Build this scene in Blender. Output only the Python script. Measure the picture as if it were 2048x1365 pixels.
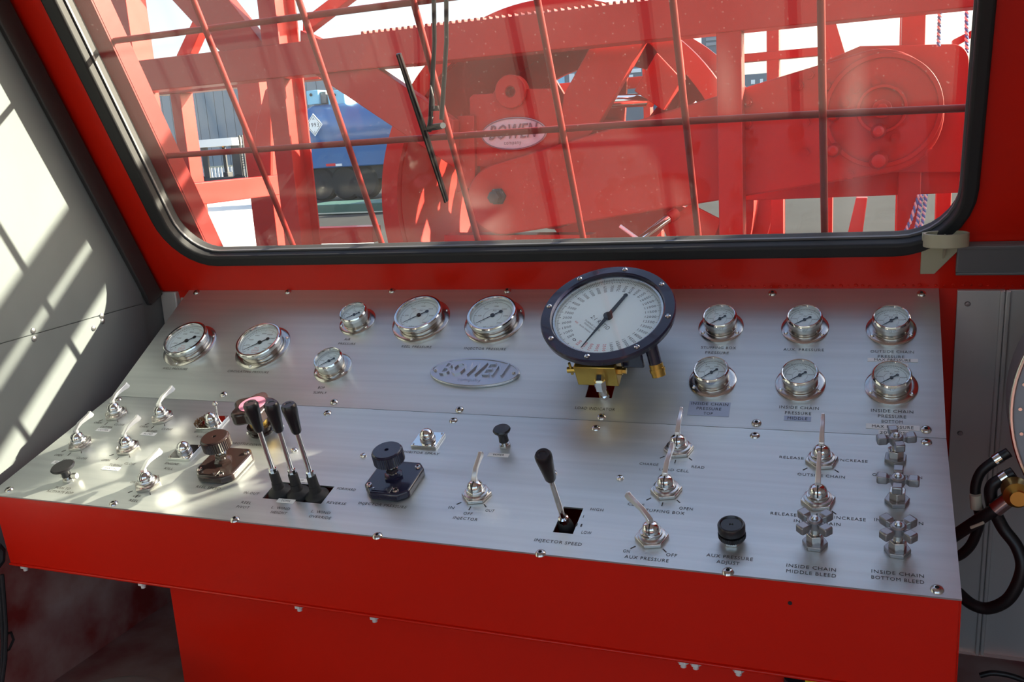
import bpy, bmesh, math, random
from mathutils import Vector as V, Matrix, Quaternion
random.seed(7)
for o in list(bpy.data.objects): bpy.data.objects.remove(o, do_unlink=True)
C = bpy.context.scene.collection
SC = bpy.context.scene
PI = math.pi

# ---------------------------------------------------------------- camera, sky, sun, exposure
Z0 = 0.72                                   # height of the console seam above the ground (m)
FPX = 1842.25                               # focal length in pixels of the 2048x1365 frame
CAM = V((1.63326, -1.57461, 0.51429 + Z0))
YAW, PIT, ROL = -0.380554637, -0.212322369, 0.06481445
FWD = V((math.sin(YAW)*math.cos(PIT), math.cos(YAW)*math.cos(PIT), math.sin(PIT)))
_r = V((math.cos(YAW), -math.sin(YAW), 0)); _d = FWD.cross(_r)
RGT = math.cos(ROL)*_r + math.sin(ROL)*_d
DWN = -math.sin(ROL)*_r + math.cos(ROL)*_d
cam_d = bpy.data.cameras.new('camera'); cam = bpy.data.objects.new('camera', cam_d); C.objects.link(cam)
cam_d.sensor_fit = 'HORIZONTAL'; cam_d.sensor_width = 36.0; cam_d.lens = 36.0*FPX/2048.0
cam_d.clip_start = 0.02; cam_d.clip_end = 500
Mc = Matrix((RGT, -DWN, -FWD)).transposed().to_4x4(); Mc.translation = CAM
cam.matrix_world = Mc; SC.camera = cam

SUN = V((1.0, 0.70, 0.585)).normalized()    # towards the sun
w = bpy.data.worlds.new('sky'); SC.world = w; w.use_nodes = True
nt = w.node_tree; nt.nodes.clear()
wo = nt.nodes.new('ShaderNodeOutputWorld'); wb = nt.nodes.new('ShaderNodeBackground'); ws = nt.nodes.new('ShaderNodeTexSky')
ws.sky_type = 'NISHITA'; ws.sun_disc = False; ws.sun_elevation = math.asin(SUN.z); ws.sun_rotation = math.atan2(SUN.x, SUN.y)
ws.air_density = 1.0; ws.dust_density = 3.0; ws.ozone_density = 0.6; ws.altitude = 0
wb.inputs['Strength'].default_value = 0.21
nt.links.new(ws.outputs[0], wb.inputs[0]); nt.links.new(wb.outputs[0], wo.inputs[0])
sl = bpy.data.lights.new('sun', 'SUN'); sl.energy = 13.0; sl.angle = math.radians(0.6); sl.color = (1.0, 0.88, 0.66)
so = bpy.data.objects.new('sun', sl); C.objects.link(so); so.location = (8, 6, 8)
so.rotation_mode = 'QUATERNION'; so.rotation_quaternion = SUN.to_track_quat('Z', 'Y')
SC.view_settings.view_transform = 'Standard'; SC.view_settings.look = 'None'
SC.view_settings.gamma = 1.0; SC.view_settings.use_curve_mapping = False
SC.view_settings.exposure = 1.14

# ---------------------------------------------------------------- pixel -> place helpers
def ray(u, v): return RGT*((u-1024)/FPX) + DWN*((v-682.5)/FPX) + FWD
def hit(u, v, n, p0):
    d = ray(u, v); return CAM + d*(n.dot(p0-CAM)/n.dot(d))
def O(u, v, Y): return hit(u, v, V((0, 1, 0)), V((0, Y, 0)))
def G(u, v): return hit(u, v, V((0, 0, 1)), V((0, 0, 0)))
class Frame:
    def __init__(s, o, ey, n): s.o = V(o); s.ex = V((1, 0, 0)); s.ey = V(ey); s.n = V(n)
    def P(s, x, y, h=0): return s.o + s.ex*x + s.ey*y + s.n*h
    def px(s, u, v, h=0):
        p = hit(u, v, s.n, s.o + s.n*h) - s.o; return p.x, p.dot(s.ey)
    def M(s, x, y, h=0, rot=0):
        m = Matrix((s.ex, s.ey, s.n)).transposed().to_4x4(); m.translation = s.P(x, y, h)
        return m @ Matrix.Rotation(rot, 4, 'Z')
AU, AL, LEAN = math.radians(32.812), math.radians(16.821), math.radians(25)
LU, LL, CW = 0.3612, 0.3635, 1.75
UP = Frame((0, 0, Z0), (0, math.cos(AU), math.sin(AU)), (0, -math.sin(AU), math.cos(AU)))
LO = Frame((0, 0, Z0), (0, math.cos(AL), math.sin(AL)), (0, -math.sin(AL), math.cos(AL)))
TOP = UP.P(0, LU); BOT = LO.P(0, -LL)
WA = Frame((0, TOP.y, TOP.z), (0, -math.sin(LEAN), math.cos(LEAN)), (0, -math.cos(LEAN), -math.sin(LEAN)))
# window-wall local frame must be right handed for matrices: x, y=up, z=inward
# (x cross up = (0,-cos,-sin) = inward) -> right handed

# ---------------------------------------------------------------- materials
MATS = {}
def mat(name, col, rough=0.5, metal=0.0, coat=0.0, spec=0.5, noise=None, bump=None, aniso=None, trans=0, rnoise=None):
    """noise=(scale, amount, colour2, stretch) mixes a second colour; bump=(scale, strength, stretch)"""
    m = bpy.data.materials.new(name); m.use_nodes = True; n = m.node_tree.nodes; l = m.node_tree.links
    b = n['Principled BSDF']
    b.inputs['Base Color'].default_value = (*col, 1); b.inputs['Roughness'].default_value = rough
    b.inputs['Metallic'].default_value = metal; b.inputs['Coat Weight'].default_value = coat
    b.inputs['Specular IOR Level'].default_value = spec
    if aniso: b.inputs['Anisotropic'].default_value = aniso
    tc = None
    def tex(scale, stretch, detail=4):
        nonlocal tc
        if tc is None: tc = n.new('ShaderNodeTexCoord')
        mp = n.new('ShaderNodeMapping'); mp.inputs['Scale'].default_value = stretch
        l.new(tc.outputs['Object'], mp.inputs['Vector'])
        t = n.new('ShaderNodeTexNoise'); t.inputs['Scale'].default_value = scale; t.inputs['Detail'].default_value = detail
        l.new(mp.outputs[0], t.inputs['Vector']); return t
    if noise:
        t = tex(noise[0], noise[3] if len(noise) > 3 else (1, 1, 1))
        r = n.new('ShaderNodeMapRange'); r.inputs['From Min'].default_value = 0.35; r.inputs['From Max'].default_value = 0.72
        r.inputs['To Max'].default_value = noise[1]; l.new(t.outputs['Fac'], r.inputs['Value'])
        mx = n.new('ShaderNodeMix'); mx.data_type = 'RGBA'
        mx.inputs['A'].default_value = (*col, 1); mx.inputs['B'].default_value = (*noise[2], 1)
        l.new(r.outputs[0], mx.inputs['Factor']); l.new(mx.outputs['Result'], b.inputs['Base Color'])
    if rnoise:
        t = tex(rnoise[0], rnoise[2])
        r = n.new('ShaderNodeMapRange'); r.inputs['To Min'].default_value = rough-rnoise[1]; r.inputs['To Max'].default_value = rough+rnoise[1]
        l.new(t.outputs['Fac'], r.inputs['Value']); l.new(r.outputs[0], b.inputs['Roughness'])
    if bump:
        t = tex(bump[0], bump[2] if len(bump) > 2 else (1, 1, 1), 2)
        bp = n.new('ShaderNodeBump'); bp.inputs['Strength'].default_value = bump[1]; bp.inputs['Distance'].default_value = 0.002
        l.new(t.outputs['Fac'], bp.inputs['Height']); l.new(bp.outputs[0], b.inputs['Normal'])
    MATS[name] = m; return m
RED = mat('red_enamel', (0.64, 0.010, 0.001), 0.36, coat=0.1, spec=0.35, noise=(9, 0.25, (0.57, 0.013, 0.003)), bump=(60, 0.05))
REDOUT = mat('red_frame_paint', (0.40, 0.013, 0.007), 0.5, coat=0.06, spec=0.3, noise=(5, 0.4, (0.32, 0.019, 0.014)), bump=(35, 0.12))
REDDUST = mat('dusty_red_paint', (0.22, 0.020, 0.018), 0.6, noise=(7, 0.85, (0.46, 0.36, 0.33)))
PANEL = mat('brushed_aluminium', (0.67, 0.71, 0.705), 0.42, 0.8, aniso=0.4, noise=(70, 0.6, (0.55, 0.59, 0.59), (0.02, 1, 1)),
            rnoise=(80, 0.06, (0.02, 1, 1)), bump=(260, 0.035, (0.012, 1, 1)))
ALUM = mat('mill_aluminium_sheet', (0.58, 0.58, 0.57), 0.45, 0.25, noise=(7, 0.6, (0.44, 0.44, 0.44), (1, 1, 0.25)))
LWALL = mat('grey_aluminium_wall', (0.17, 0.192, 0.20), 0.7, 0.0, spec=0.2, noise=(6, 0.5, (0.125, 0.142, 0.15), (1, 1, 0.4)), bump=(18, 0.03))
CHROME = mat('chrome', (0.78, 0.78, 0.77), 0.10, 1.0)
LEVER = mat('satin_chrome_lever', (0.86, 0.86, 0.86), 0.28, 0.85)
NICKEL = mat('satin_nickel', (0.62, 0.60, 0.57), 0.24, 1.0)
STEEL = mat('stainless_steel', (0.60, 0.58, 0.55), 0.20, 1.0, rnoise=(90, 0.08, (1, 1, 0.1)))
DULLSTEEL = mat('dull_zinc_steel', (0.36, 0.36, 0.37), 0.38, 0.9)
BRASS = mat('brass', (0.58, 0.38, 0.09), 0.30, 0.95, noise=(30, 0.4, (0.42, 0.27, 0.07)))
BRONZE = mat('tarnished_brass_chain', (0.22, 0.12, 0.06), 0.40, 0.9)
BLACK = mat('black_plastic', (0.012, 0.012, 0.015), 0.32, coat=0.1)
RUBBER = mat('black_rubber', (0.014, 0.014, 0.016), 0.62)
BROWNBLK = mat('dark_brown_bakelite', (0.028, 0.017, 0.016), 0.22, coat=0.3)
NAVYBLK = mat('dark_navy_casting', (0.014, 0.014, 0.038), 0.26, coat=0.35)
DIAL = mat('white_dial', (0.86, 0.95, 0.98), 0.6)
INK = mat('black_ink', (0.012, 0.012, 0.014), 0.6)
ENGRAVE = mat('dark_engraved_fill', (0.055, 0.05, 0.045), 0.65)
REDINK = mat('red_ink', (0.70, 0.03, 0.03), 0.6)
TAPE = mat('white_label_tape', (0.92, 0.94, 0.94), 0.45)
BLUETAPE = mat('pale_blue_label_plate', (0.40, 0.46, 0.60), 0.35, 0.2)
PINK = mat('pink_label_paper', (0.62, 0.22, 0.33), 0.5)
PLATE = mat('cast_nameplate_aluminium', (0.55, 0.57, 0.62), 0.28, 0.85, bump=(120, 0.1))
OUTPLATE = mat('weathered_nameplate', (0.55, 0.50, 0.52), 0.5, 0.35, bump=(150, 0.4))
BEIGE = mat('beige_plastic', (0.42, 0.40, 0.28), 0.45)
GREYPL = mat('grey_painted_metal', (0.17, 0.17, 0.18), 0.4, 0.2)
DARKGREY = mat('dark_grey_shade', (0.05, 0.05, 0.052), 0.5, 0.2)
HOSE = mat('black_hose_rubber', (0.010, 0.009, 0.010), 0.42)
CREAM = mat('cream_tag', (0.62, 0.58, 0.44), 0.6)
YELLOW = mat('yellow_plastic', (0.75, 0.55, 0.02), 0.4)
ORANGE = mat('orange_paint', (0.85, 0.12, 0.015), 0.45)
BLUETANK = mat('blue_tank_paint', (0.020, 0.13, 0.36), 0.35, coat=0.3, noise=(2, 0.4, (0.05, 0.11, 0.26)))
CYAN = mat('pale_cyan_paint', (0.25, 0.60, 0.80), 0.4)
SIDING = mat('grey_corrugated_siding', (0.30, 0.33, 0.37), 0.5, 0.2)
WHITEP = mat('white_plastic', (0.86, 0.87, 0.88), 0.45)
GREEN = mat('dark_green_paint', (0.04, 0.10, 0.075), 0.5)
DARKVEH = mat('dark_undercarriage', (0.025, 0.026, 0.032), 0.6)
TYRE = mat('tyre_rubber', (0.018, 0.018, 0.02), 0.8)
GREYBLUE = mat('grey_blue_machinery', (0.13, 0.17, 0.22), 0.5, 0.3)
GROUND = mat('yard_asphalt', (0.045, 0.045, 0.046), 0.9, spec=0.05, noise=(1.2, 0.6, (0.03, 0.03, 0.031)), bump=(8, 0.3))
FLOORM = mat('cab_floor_plate', (0.20, 0.05, 0.045), 0.6, noise=(6, 0.8, (0.42, 0.34, 0.31)))
CEIL = mat('cab_ceiling_lining', (0.78, 0.79, 0.80), 0.7)
ROPEB = mat('blue_rope_fibre', (0.10, 0.25, 0.60), 0.8)
ROPEW = mat('white_rope_fibre', (0.70, 0.72, 0.75), 0.8)
LAMP = mat('amber_lens', (0.80, 0.30, 0.02), 0.3)

def glass_mat(name, tint, dust, dustscale, smudges=()):
    """thin pane: clear with Fresnel reflection and a film of dust that scatters light"""
    m = bpy.data.materials.new(name); m.use_nodes = True; n = m.node_tree.nodes; l = m.node_tree.links; n.clear()
    out = n.new('ShaderNodeOutputMaterial'); tr = n.new('ShaderNodeBsdfTransparent'); gl = n.new('ShaderNodeBsdfGlossy')
    tr.inputs['Color'].default_value = (*tint, 1); gl.inputs['Roughness'].default_value = 0.0
    fr = n.new('ShaderNodeFresnel'); ge = n.new('ShaderNodeNewGeometry'); io = n.new('ShaderNodeMapRange')
    io.inputs['To Min'].default_value = 1.32; io.inputs['To Max'].default_value = 1/1.32       # same thin-pane reflectance from both faces
    l.new(ge.outputs['Backfacing'], io.inputs['Value']); l.new(io.outputs[0], fr.inputs['IOR'])
    mx = n.new('ShaderNodeMixShader'); l.new(fr.outputs[0], mx.inputs[0]); l.new(tr.outputs[0], mx.inputs[1]); l.new(gl.outputs[0], mx.inputs[2])
    last = mx
    if dust:
        tc = n.new('ShaderNodeTexCoord'); nz = n.new('ShaderNodeTexNoise'); nz.inputs['Scale'].default_value = dustscale; nz.inputs['Detail'].default_value = 6
        l.new(tc.outputs['Object'], nz.inputs['Vector'])
        mr = n.new('ShaderNodeMapRange'); mr.inputs['From Min'].default_value = 0.3; mr.inputs['From Max'].default_value = 0.75
        mr.inputs['To Min'].default_value = dust*0.6; mr.inputs['To Max'].default_value = dust*1.3; l.new(nz.outputs['Fac'], mr.inputs['Value'])
        fac = mr.outputs[0]
        # fine specks of dirt
        vz = n.new('ShaderNodeTexVoronoi'); vz.inputs['Scale'].default_value = 60; l.new(tc.outputs['Object'], vz.inputs['Vector'])
        vr = n.new('ShaderNodeMapRange'); vr.inputs['From Min'].default_value = 0.05; vr.inputs['From Max'].default_value = 0.12
        vr.inputs['To Min'].default_value = 0.05; vr.inputs['To Max'].default_value = 0.0; l.new(vz.outputs['Distance'], vr.inputs['Value'])
        ad = n.new('ShaderNodeMath'); ad.operation = 'ADD'; l.new(fac, ad.inputs[0]); l.new(vr.outputs[0], ad.inputs[1]); fac = ad.outputs[0]
        for (cx, cy, rx, ry, amt) in smudges:       # wiped / fogged marks with a shape of their own
            mp = n.new('ShaderNodeMapping'); mp.inputs['Location'].default_value = (-cx/rx, -cy/ry, 0); mp.inputs['Scale'].default_value = (1/rx, 1/ry, 0.001)
            l.new(tc.outputs['Object'], mp.inputs['Vector'])
            ln = n.new('ShaderNodeVectorMath'); ln.operation = 'LENGTH'; l.new(mp.outputs[0], ln.inputs[0])
            sr = n.new('ShaderNodeMapRange'); sr.interpolation_type = 'SMOOTHSTEP'; sr.inputs['From Min'].default_value = 0.0; sr.inputs['From Max'].default_value = 1.0
            sr.inputs['To Min'].default_value = amt; sr.inputs['To Max'].default_value = 0.0; l.new(ln.outputs['Value'], sr.inputs['Value'])
            a2 = n.new('ShaderNodeMath'); a2.operation = 'ADD'; l.new(fac, a2.inputs[0]); l.new(sr.outputs[0], a2.inputs[1]); fac = a2.outputs[0]
        df = n.new('ShaderNodeBsdfDiffuse'); df.inputs['Color'].default_value = (0.75, 0.73, 0.72, 1)
        tl = n.new('ShaderNodeBsdfTranslucent'); tl.inputs['Color'].default_value = (0.75, 0.73, 0.72, 1)
        m2 = n.new('ShaderNodeMixShader'); m2.inputs[0].default_value = 0.5; l.new(df.outputs[0], m2.inputs[1]); l.new(tl.outputs[0], m2.inputs[2])
        m3 = n.new('ShaderNodeMixShader'); l.new(fac, m3.inputs[0]); l.new(mx.outputs[0], m3.inputs[1]); l.new(m2.outputs[0], m3.inputs[2]); last = m3
    l.new(last.outputs[0], out.inputs['Surface']); MATS[name] = m; return m
LENS = glass_mat('gauge_lens_glass', (0.97, 0.98, 0.98), 0, 1)
PANE = glass_mat('dusty_window_glass', (0.93, 0.95, 0.95), 0.015, 2.2,
                 ((0.815, 0.165, 0.13, 0.11, 0.06), (1.60, 0.25, 0.035, 0.32, 0.04), (1.385, 0.43, 0.03, 0.10, 0.02)))

# ---------------------------------------------------------------- mesh builder
class MB:
    def __init__(s): s.v = []; s.f = []; s.m = []; s.mi = 0
    def add(s, vs, fs, M=None):
        k = len(s.v)
        s.v += [tuple(M @ V(p)) if M else tuple(p) for p in vs]
        s.f += [tuple(i+k for i in f) for f in fs]; s.m += [s.mi]*len(fs); return s
    def box(s, a, b, M=None):
        (x0, y0, z0), (x1, y1, z1) = a, b
        return s.add([(x0,y0,z0),(x1,y0,z0),(x1,y1,z0),(x0,y1,z0),(x0,y0,z1),(x1,y0,z1),(x1,y1,z1),(x0,y1,z1)],
                     [(0,3,2,1),(4,5,6,7),(0,1,5,4),(1,2,6,5),(2,3,7,6),(3,0,4,7)], M)
    def cbox(s, c, d, M=None):
        return s.box([c[i]-d[i]/2 for i in range(3)], [c[i]+d[i]/2 for i in range(3)], M)
    def prism(s, poly, z0, z1, M=None):
        n = len(poly); vs = [(x, y, z0) for x, y in poly]+[(x, y, z1) for x, y in poly]
        fs = [tuple(range(n-1, -1, -1)), tuple(range(n, 2*n))]+[(i, (i+1) % n, n+(i+1) % n, n+i) for i in range(n)]
        return s.add(vs, fs, M)
    def ring(s, outer, inner, z0, z1, M=None):
        n = len(outer)
        vs = [(x,y,z0) for x,y in outer]+[(x,y,z1) for x,y in outer]+[(x,y,z0) for x,y in inner]+[(x,y,z1) for x,y in inner]
        fs = []
        for i in range(n):
            j = (i+1) % n
            fs += [(i,j,n+j,n+i),(2*n+j,2*n+i,3*n+i,3*n+j),(n+i,n+j,3*n+j,3*n+i),(j,i,2*n+i,2*n+j)]
        return s.add(vs, fs, M)
    def lathe(s, prof, seg=32, M=None, cap=True):
        vs = []; fs = []; idx = []
        for r, z in prof:
            if r < 1e-6: idx.append([len(vs)]); vs.append((0, 0, z))
            else:
                idx.append(list(range(len(vs), len(vs)+seg)))
                vs += [(r*math.cos(2*PI*i/seg), r*math.sin(2*PI*i/seg), z) for i in range(seg)]
        for a, b in zip(idx, idx[1:]):
            for i in range(seg):
                j = (i+1) % seg
                if len(a) == 1 and len(b) == 1: continue
                if len(a) == 1: fs.append((a[0], b[i], b[j])) if False else fs.append((a[0], b[j], b[i]))
                elif len(b) == 1: fs.append((a[i], a[j], b[0]))
                else: fs.append((a[i], a[j], b[j], b[i]))
        if cap and len(idx[0]) > 1: fs.append(tuple(reversed(idx[0])))
        if cap and len(idx[-1]) > 1: fs.append(tuple(idx[-1]))
        return s.add(vs, fs, M)
    def cyl(s, r, z0, z1, seg=24, M=None): return s.lathe([(r, z0), (r, z1)], seg, M)
    def hexa(s, r, z0, z1, M=None, rot=0, n=6):
        return s.prism([(r*math.cos(rot+2*PI*i/n), r*math.sin(rot+2*PI*i/n)) for i in range(n)], z0, z1, M)
    def rod(s, a, b, r, seg=12, r2=None):
        a, b = V(a), V(b); d = b-a
        M = Matrix.Translation(a) @ d.to_track_quat('Z', 'Y').to_matrix().to_4x4()
        return s.lathe([(r, 0), (r if r2 is None else r2, d.length)], seg, M)
    def tube(s, pts, r, seg=10):
        pts = [V(p) for p in pts]; n = len(pts); rs = r if isinstance(r, (list, tuple)) else [r]*n
        vs = []; up = None
        for i, p in enumerate(pts):
            t = (pts[min(i+1, n-1)]-pts[max(i-1, 0)]).normalized()
            if up is None:
                up = V((0, 0, 1)) if abs(t.z) < 0.9 else V((1, 0, 0))
            a = (up - t*up.dot(t)).normalized(); up = a; b = t.cross(a)
            vs += [tuple(p + (a*math.cos(2*PI*k/seg) + b*math.sin(2*PI*k/seg))*rs[i]) for k in range(seg)]
        fs = [(i*seg+k, i*seg+(k+1) % seg, (i+1)*seg+(k+1) % seg, (i+1)*seg+k) for i in range(n-1) for k in range(seg)]
        fs += [tuple(range(seg-1, -1, -1)), tuple(range((n-1)*seg, n*seg))]
        return s.add(vs, fs)
    def ribbon(s, secs):
        """secs: list of (centre, side vector*halfwidth, up vector*halfthickness)"""
        vs = []
        for c, a, b in secs:
            c, a, b = V(c), V(a), V(b); vs += [tuple(c-a-b), tuple(c+a-b), tuple(c+a+b), tuple(c-a+b)]
        n = len(secs); fs = [(3, 2, 1, 0), (4*n-4, 4*n-3, 4*n-2, 4*n-1)]
        for i in range(n-1):
            for k in range(4):
                fs.append((4*i+k, 4*i+(k+1) % 4, 4*i+4+(k+1) % 4, 4*i+4+k))
        return s.add(vs, fs)
    def mesh(s, name, mats, smooth=35):
        me = bpy.data.meshes.new(name); me.from_pydata(s.v, [], s.f)
        for m in (mats if isinstance(mats, (list, tuple)) else [mats]): me.materials.append(m)
        for p, k in zip(me.polygons, s.m): p.material_index = k
        bm = bmesh.new(); bm.from_mesh(me); bmesh.ops.recalc_face_normals(bm, faces=bm.faces); bm.to_mesh(me); bm.free()
        if smooth:
            me.polygons.foreach_set('use_smooth', [True]*len(me.polygons)); me.set_sharp_from_angle(angle=math.radians(smooth))
        return me
    def build(s, name, mats, parent=None, smooth=35, bevel=0, seg=2):
        o = bpy.data.objects.new(name, s.mesh(name, mats, smooth)); C.objects.link(o)
        if parent: o.parent = parent
        if bevel:
            b = o.modifiers.new('bevel', 'BEVEL'); b.width = bevel; b.segments = seg; b.limit_method = 'ANGLE'; b.angle_limit = math.radians(40)
        return o
def tag(o, label=None, cat=None, group=None, kind=None):
    if label: o['label'] = label
    if cat: o['category'] = cat
    if group: o['group'] = group
    if kind: o['kind'] = kind
    return o
def thing(name, label, cat, M=None, group=None):
    o = bpy.data.objects.new(name, None); C.objects.link(o); o.empty_display_size = 0.05
    if M is not None: o.matrix_world = M
    return tag(o, label, cat, group)
KIDS = {}
def copy_tree(o, parent=None):
    c = o.copy(); C.objects.link(c)
    if parent: c.parent = parent
    for ch in o.children: copy_tree(ch, c)
    return c
def inst(name, me, parent, M=None):
    o = bpy.data.objects.new(name, me); C.objects.link(o); o.parent = parent
    if M is not None: o.matrix_local = M
    return o
_TC = {}
def text_geo(body):
    """flat letter outlines, normalised to cap height 1 and width in the same units, centred on x, baseline 0"""
    if body in _TC: return _TC[body]
    cu = bpy.data.curves.new('t', 'FONT'); cu.body = body; cu.resolution_u = 2; cu.align_x = 'CENTER'; cu.space_character = 1.12; cu.size = 1.0
    ob = bpy.data.objects.new('t', cu); C.objects.link(ob)
    dg = bpy.context.evaluated_depsgraph_get(); me = bpy.data.meshes.new_from_object(ob.evaluated_get(dg))
    vs = [v.co.copy() for v in me.vertices]; fs = [tuple(p.vertices) for p in me.polygons]
    bpy.data.objects.remove(ob); bpy.data.curves.remove(cu); bpy.data.meshes.remove(me)
    if vs:
        x0 = min(v.x for v in vs); x1 = max(v.x for v in vs); y1 = max(v.y for v in vs) or 1
        vs = [((v.x-(x0+x1)/2)/0.70, v.y/0.70, 0) for v in vs]; wd = (x1-x0)/0.70
    else: wd = 1
    _TC[body] = (vs, fs, wd); return _TC[body]
def add_text(mb, body, M, cap, width=None, bold=0):
    vs, fs, wd = text_geo(body)
    sx = (width/wd) if width else cap
    mb.add([(x*sx, (y-0.5)*cap, z) for x, y, z in vs], fs, M); return mb
def rrect(x0, y0, x1, y1, r, n=8):
    pts = []
    for cx, cy, a in ((x1-r, y1-r, 0), (x0+r, y1-r, PI/2), (x0+r, y0+r, PI), (x1-r, y0+r, 1.5*PI)):
        pts += [(cx+r*math.cos(a+PI/2*i/n), cy+r*math.sin(a+PI/2*i/n)) for i in range(n+1)]
    return pts
def circ(cx, cy, r, n=40, a0=0, a1=2*PI):
    full = abs(a1-a0-2*PI) < 1e-6
    return [(cx+r*math.cos(a0+(a1-a0)*i/(n if full else n-1)), cy+r*math.sin(a0+(a1-a0)*i/(n if full else n-1))) for i in range(n)]

def wp(o, parent):
    """parent o (built in world coordinates) under parent"""
    o.parent = parent
    o.matrix_parent_inverse = parent.matrix_world.inverted() if parent.type == 'EMPTY' else Matrix.Identity(4)
    return o
def wbuild(mb, name, m, parent, **k): return wp(mb.build(name, m, None, **k), parent)
I4 = Matrix.Identity(4)
WM = WA.M(0, 0)                                     # wall frame matrix (x, up the wall, inward)
XL, XR = -0.093, 2.38                               # inner faces of the side walls
ZF, ZC = 0.10, 2.02                                 # cab floor and ceiling heights
YB = -2.75                                          # rear end of the cab

# ---------------------------------------------------------------- the cab
tag(MB().box((-60, -30, -0.3), (90, 120, 0)).build('ground', GROUND, smooth=0), kind='structure')
tag(MB().box((XL-0.05, YB, ZF-0.06), (XR+0.05, 0.42, ZF)).build('floor', FLOORM, smooth=0), kind='structure')
tag(MB().box((XL-0.05, YB, ZC), (XR+0.05, -0.12, ZC+0.05)).build('ceiling', CEIL, smooth=0), kind='structure')
WX0, WW0, WX1, WW1 = 0.040, 0.106, 1.776, 0.98       # clear glass opening in wall coordinates
WTOP = (ZC - TOP.z)/math.cos(LEAN)
m = MB(); m.ring(rrect(XL, 0.0, XR, WTOP+0.02, 0.001, 8), rrect(WX0-0.02, WW0-0.016, WX1+0.013, WW1+0.02, 0.115, 8), -0.035, 0, WM)
wf = tag(m.build('wall_front', RED, smooth=0), kind='structure')
# weld bead along the foot of the red wall
m = MB()
for i in range(62):
    x = 1.26 + i*0.0143 + random.uniform(-.003, .003)
    r = random.uniform(0.0022, 0.0042)
    m.lathe([(0, -r), (r*.8, -r*.5), (r, 0), (r*.8, r*.5), (0, r)], 7, Matrix.Translation(WA.P(x, 0.006+random.uniform(-.001, .002), 0.0)))
wb_ = wbuild(m, 'weld_bead', RED, wf); wb_['kind'] = 'stuff'
m = MB(); m.prism(rrect(WX0-0.012, WW0-0.010, WX1+0.006, WW1+0.01, 0.105, 8), -0.020, -0.015)
win = m.build('window_1', PANE, smooth=0); win.matrix_world = WM; tag(win, kind='structure')
m = MB(); n8 = 8
o1 = rrect(0.0, 0.078, 1.802, WW1+0.03, 0.135, n8); i1 = rrect(WX0, WW0, WX1, WW1, 0.100, n8)
m.ring(o1, i1, -0.040, 0.014)
gk = m.build('window_gasket', RUBBER, win, smooth=50, bevel=0.006, seg=3)
i2 = rrect(WX0+0.004, WW0+0.004, WX1-0.004, WW1-0.004, 0.097, n8); i3 = rrect(WX0+0.0, WW0+0.0, WX1, WW1, 0.1, n8)
m = MB(); m.ring(i3, i2, -0.0148, -0.010); m.build('sealant_edge', GREYPL, win, smooth=0)

# left wall: backing, two sheets that meet in a seam, rivets and a dark strip for the corner shade
def LWp(u, v): return hit(u, v, V((1, 0, 0)), V((XL, 0, 0)))
sA, sB = LWp(0, 688), LWp(220, 626)
def wy(z, h=0.0): return TOP.y - math.tan(LEAN)*(z-TOP.z) - h/math.cos(LEAN)       # y of the sloping window wall at height z
SIDE = Matrix(((0, 0, 1, 0), (1, 0, 0, 0), (0, 1, 0, 0), (0, 0, 0, 1)))
def side_poly(y0, h): return [(y0, ZF-0.05), (0.42, ZF-0.05), (0.42, TOP.z), (wy(TOP.z, h), TOP.z), (wy(ZC+0.03, h), ZC+0.03), (y0, ZC+0.03)]
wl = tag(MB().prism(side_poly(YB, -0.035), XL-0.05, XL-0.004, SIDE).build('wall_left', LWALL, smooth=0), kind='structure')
zs = (sA.z+sB.z)/2; ds = (sB.z-sA.z)/(sB.y-sA.y)
def seam_z(y, off): return sB.z + (y-sB.y)*ds + off
for nm in ('upper_sheet', 'lower_sheet'):
    if nm == 'upper_sheet': poly = [(-1.4, seam_z(-1.4, 0.0012)), (0.235, seam_z(0.235, 0.0012)), (0.235, TOP.z), (min(0.235, wy(TOP.z+0.1, 0.01)), TOP.z+0.1), (wy(ZC, 0.01), ZC), (-1.4, ZC)]
    else: poly = [(-1.4, ZF), (0.235, ZF), (0.235, seam_z(0.235, -0.0012)), (-1.4, seam_z(-1.4, -0.0012))]
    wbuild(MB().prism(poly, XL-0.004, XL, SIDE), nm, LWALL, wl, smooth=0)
riv = MB().lathe([(0.0, 0.0045), (0.003, 0.0042), (0.006, 0.0025), (0.007, 0)], 14).mesh('rivet', DULLSTEEL)
MX = Matrix(((0, 0, 1, 0), (1, 0, 0, 0), (0, 1, 0, 0), (0, 0, 0, 1)))
for px in ((203, 632), (205, 643), (187, 657), (66, 662), (68, 678), (100, 220)):
    p = LWp(*px); r = inst('rivet', riv, wl); r.matrix_parent_inverse = I4; r.matrix_local = Matrix.Translation(V((XL-0.0005, p.y, p.z))) @ MX
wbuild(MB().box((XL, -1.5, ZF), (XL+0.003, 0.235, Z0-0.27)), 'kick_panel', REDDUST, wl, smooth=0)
m = MB(); m.box((XL-0.003, -0.006, 0.008), (XL+0.012, WTOP, 0.060), WM); wbuild(m, 'corner_shade_strip', DARKGREY, wl, bevel=0.003)  # dark strip standing in for the wall's shade at this corner
m = MB(); m.box((XL, 0.30, ZF), (XL+0.05, 0.34, TOP.z-0.004)); m.box((XL+0.05, 0.315, ZF), (-0.004, 0.33, TOP.z-0.004)); wbuild(m, 'corner_angle', ALUM, wl, bevel=0.003)

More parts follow.
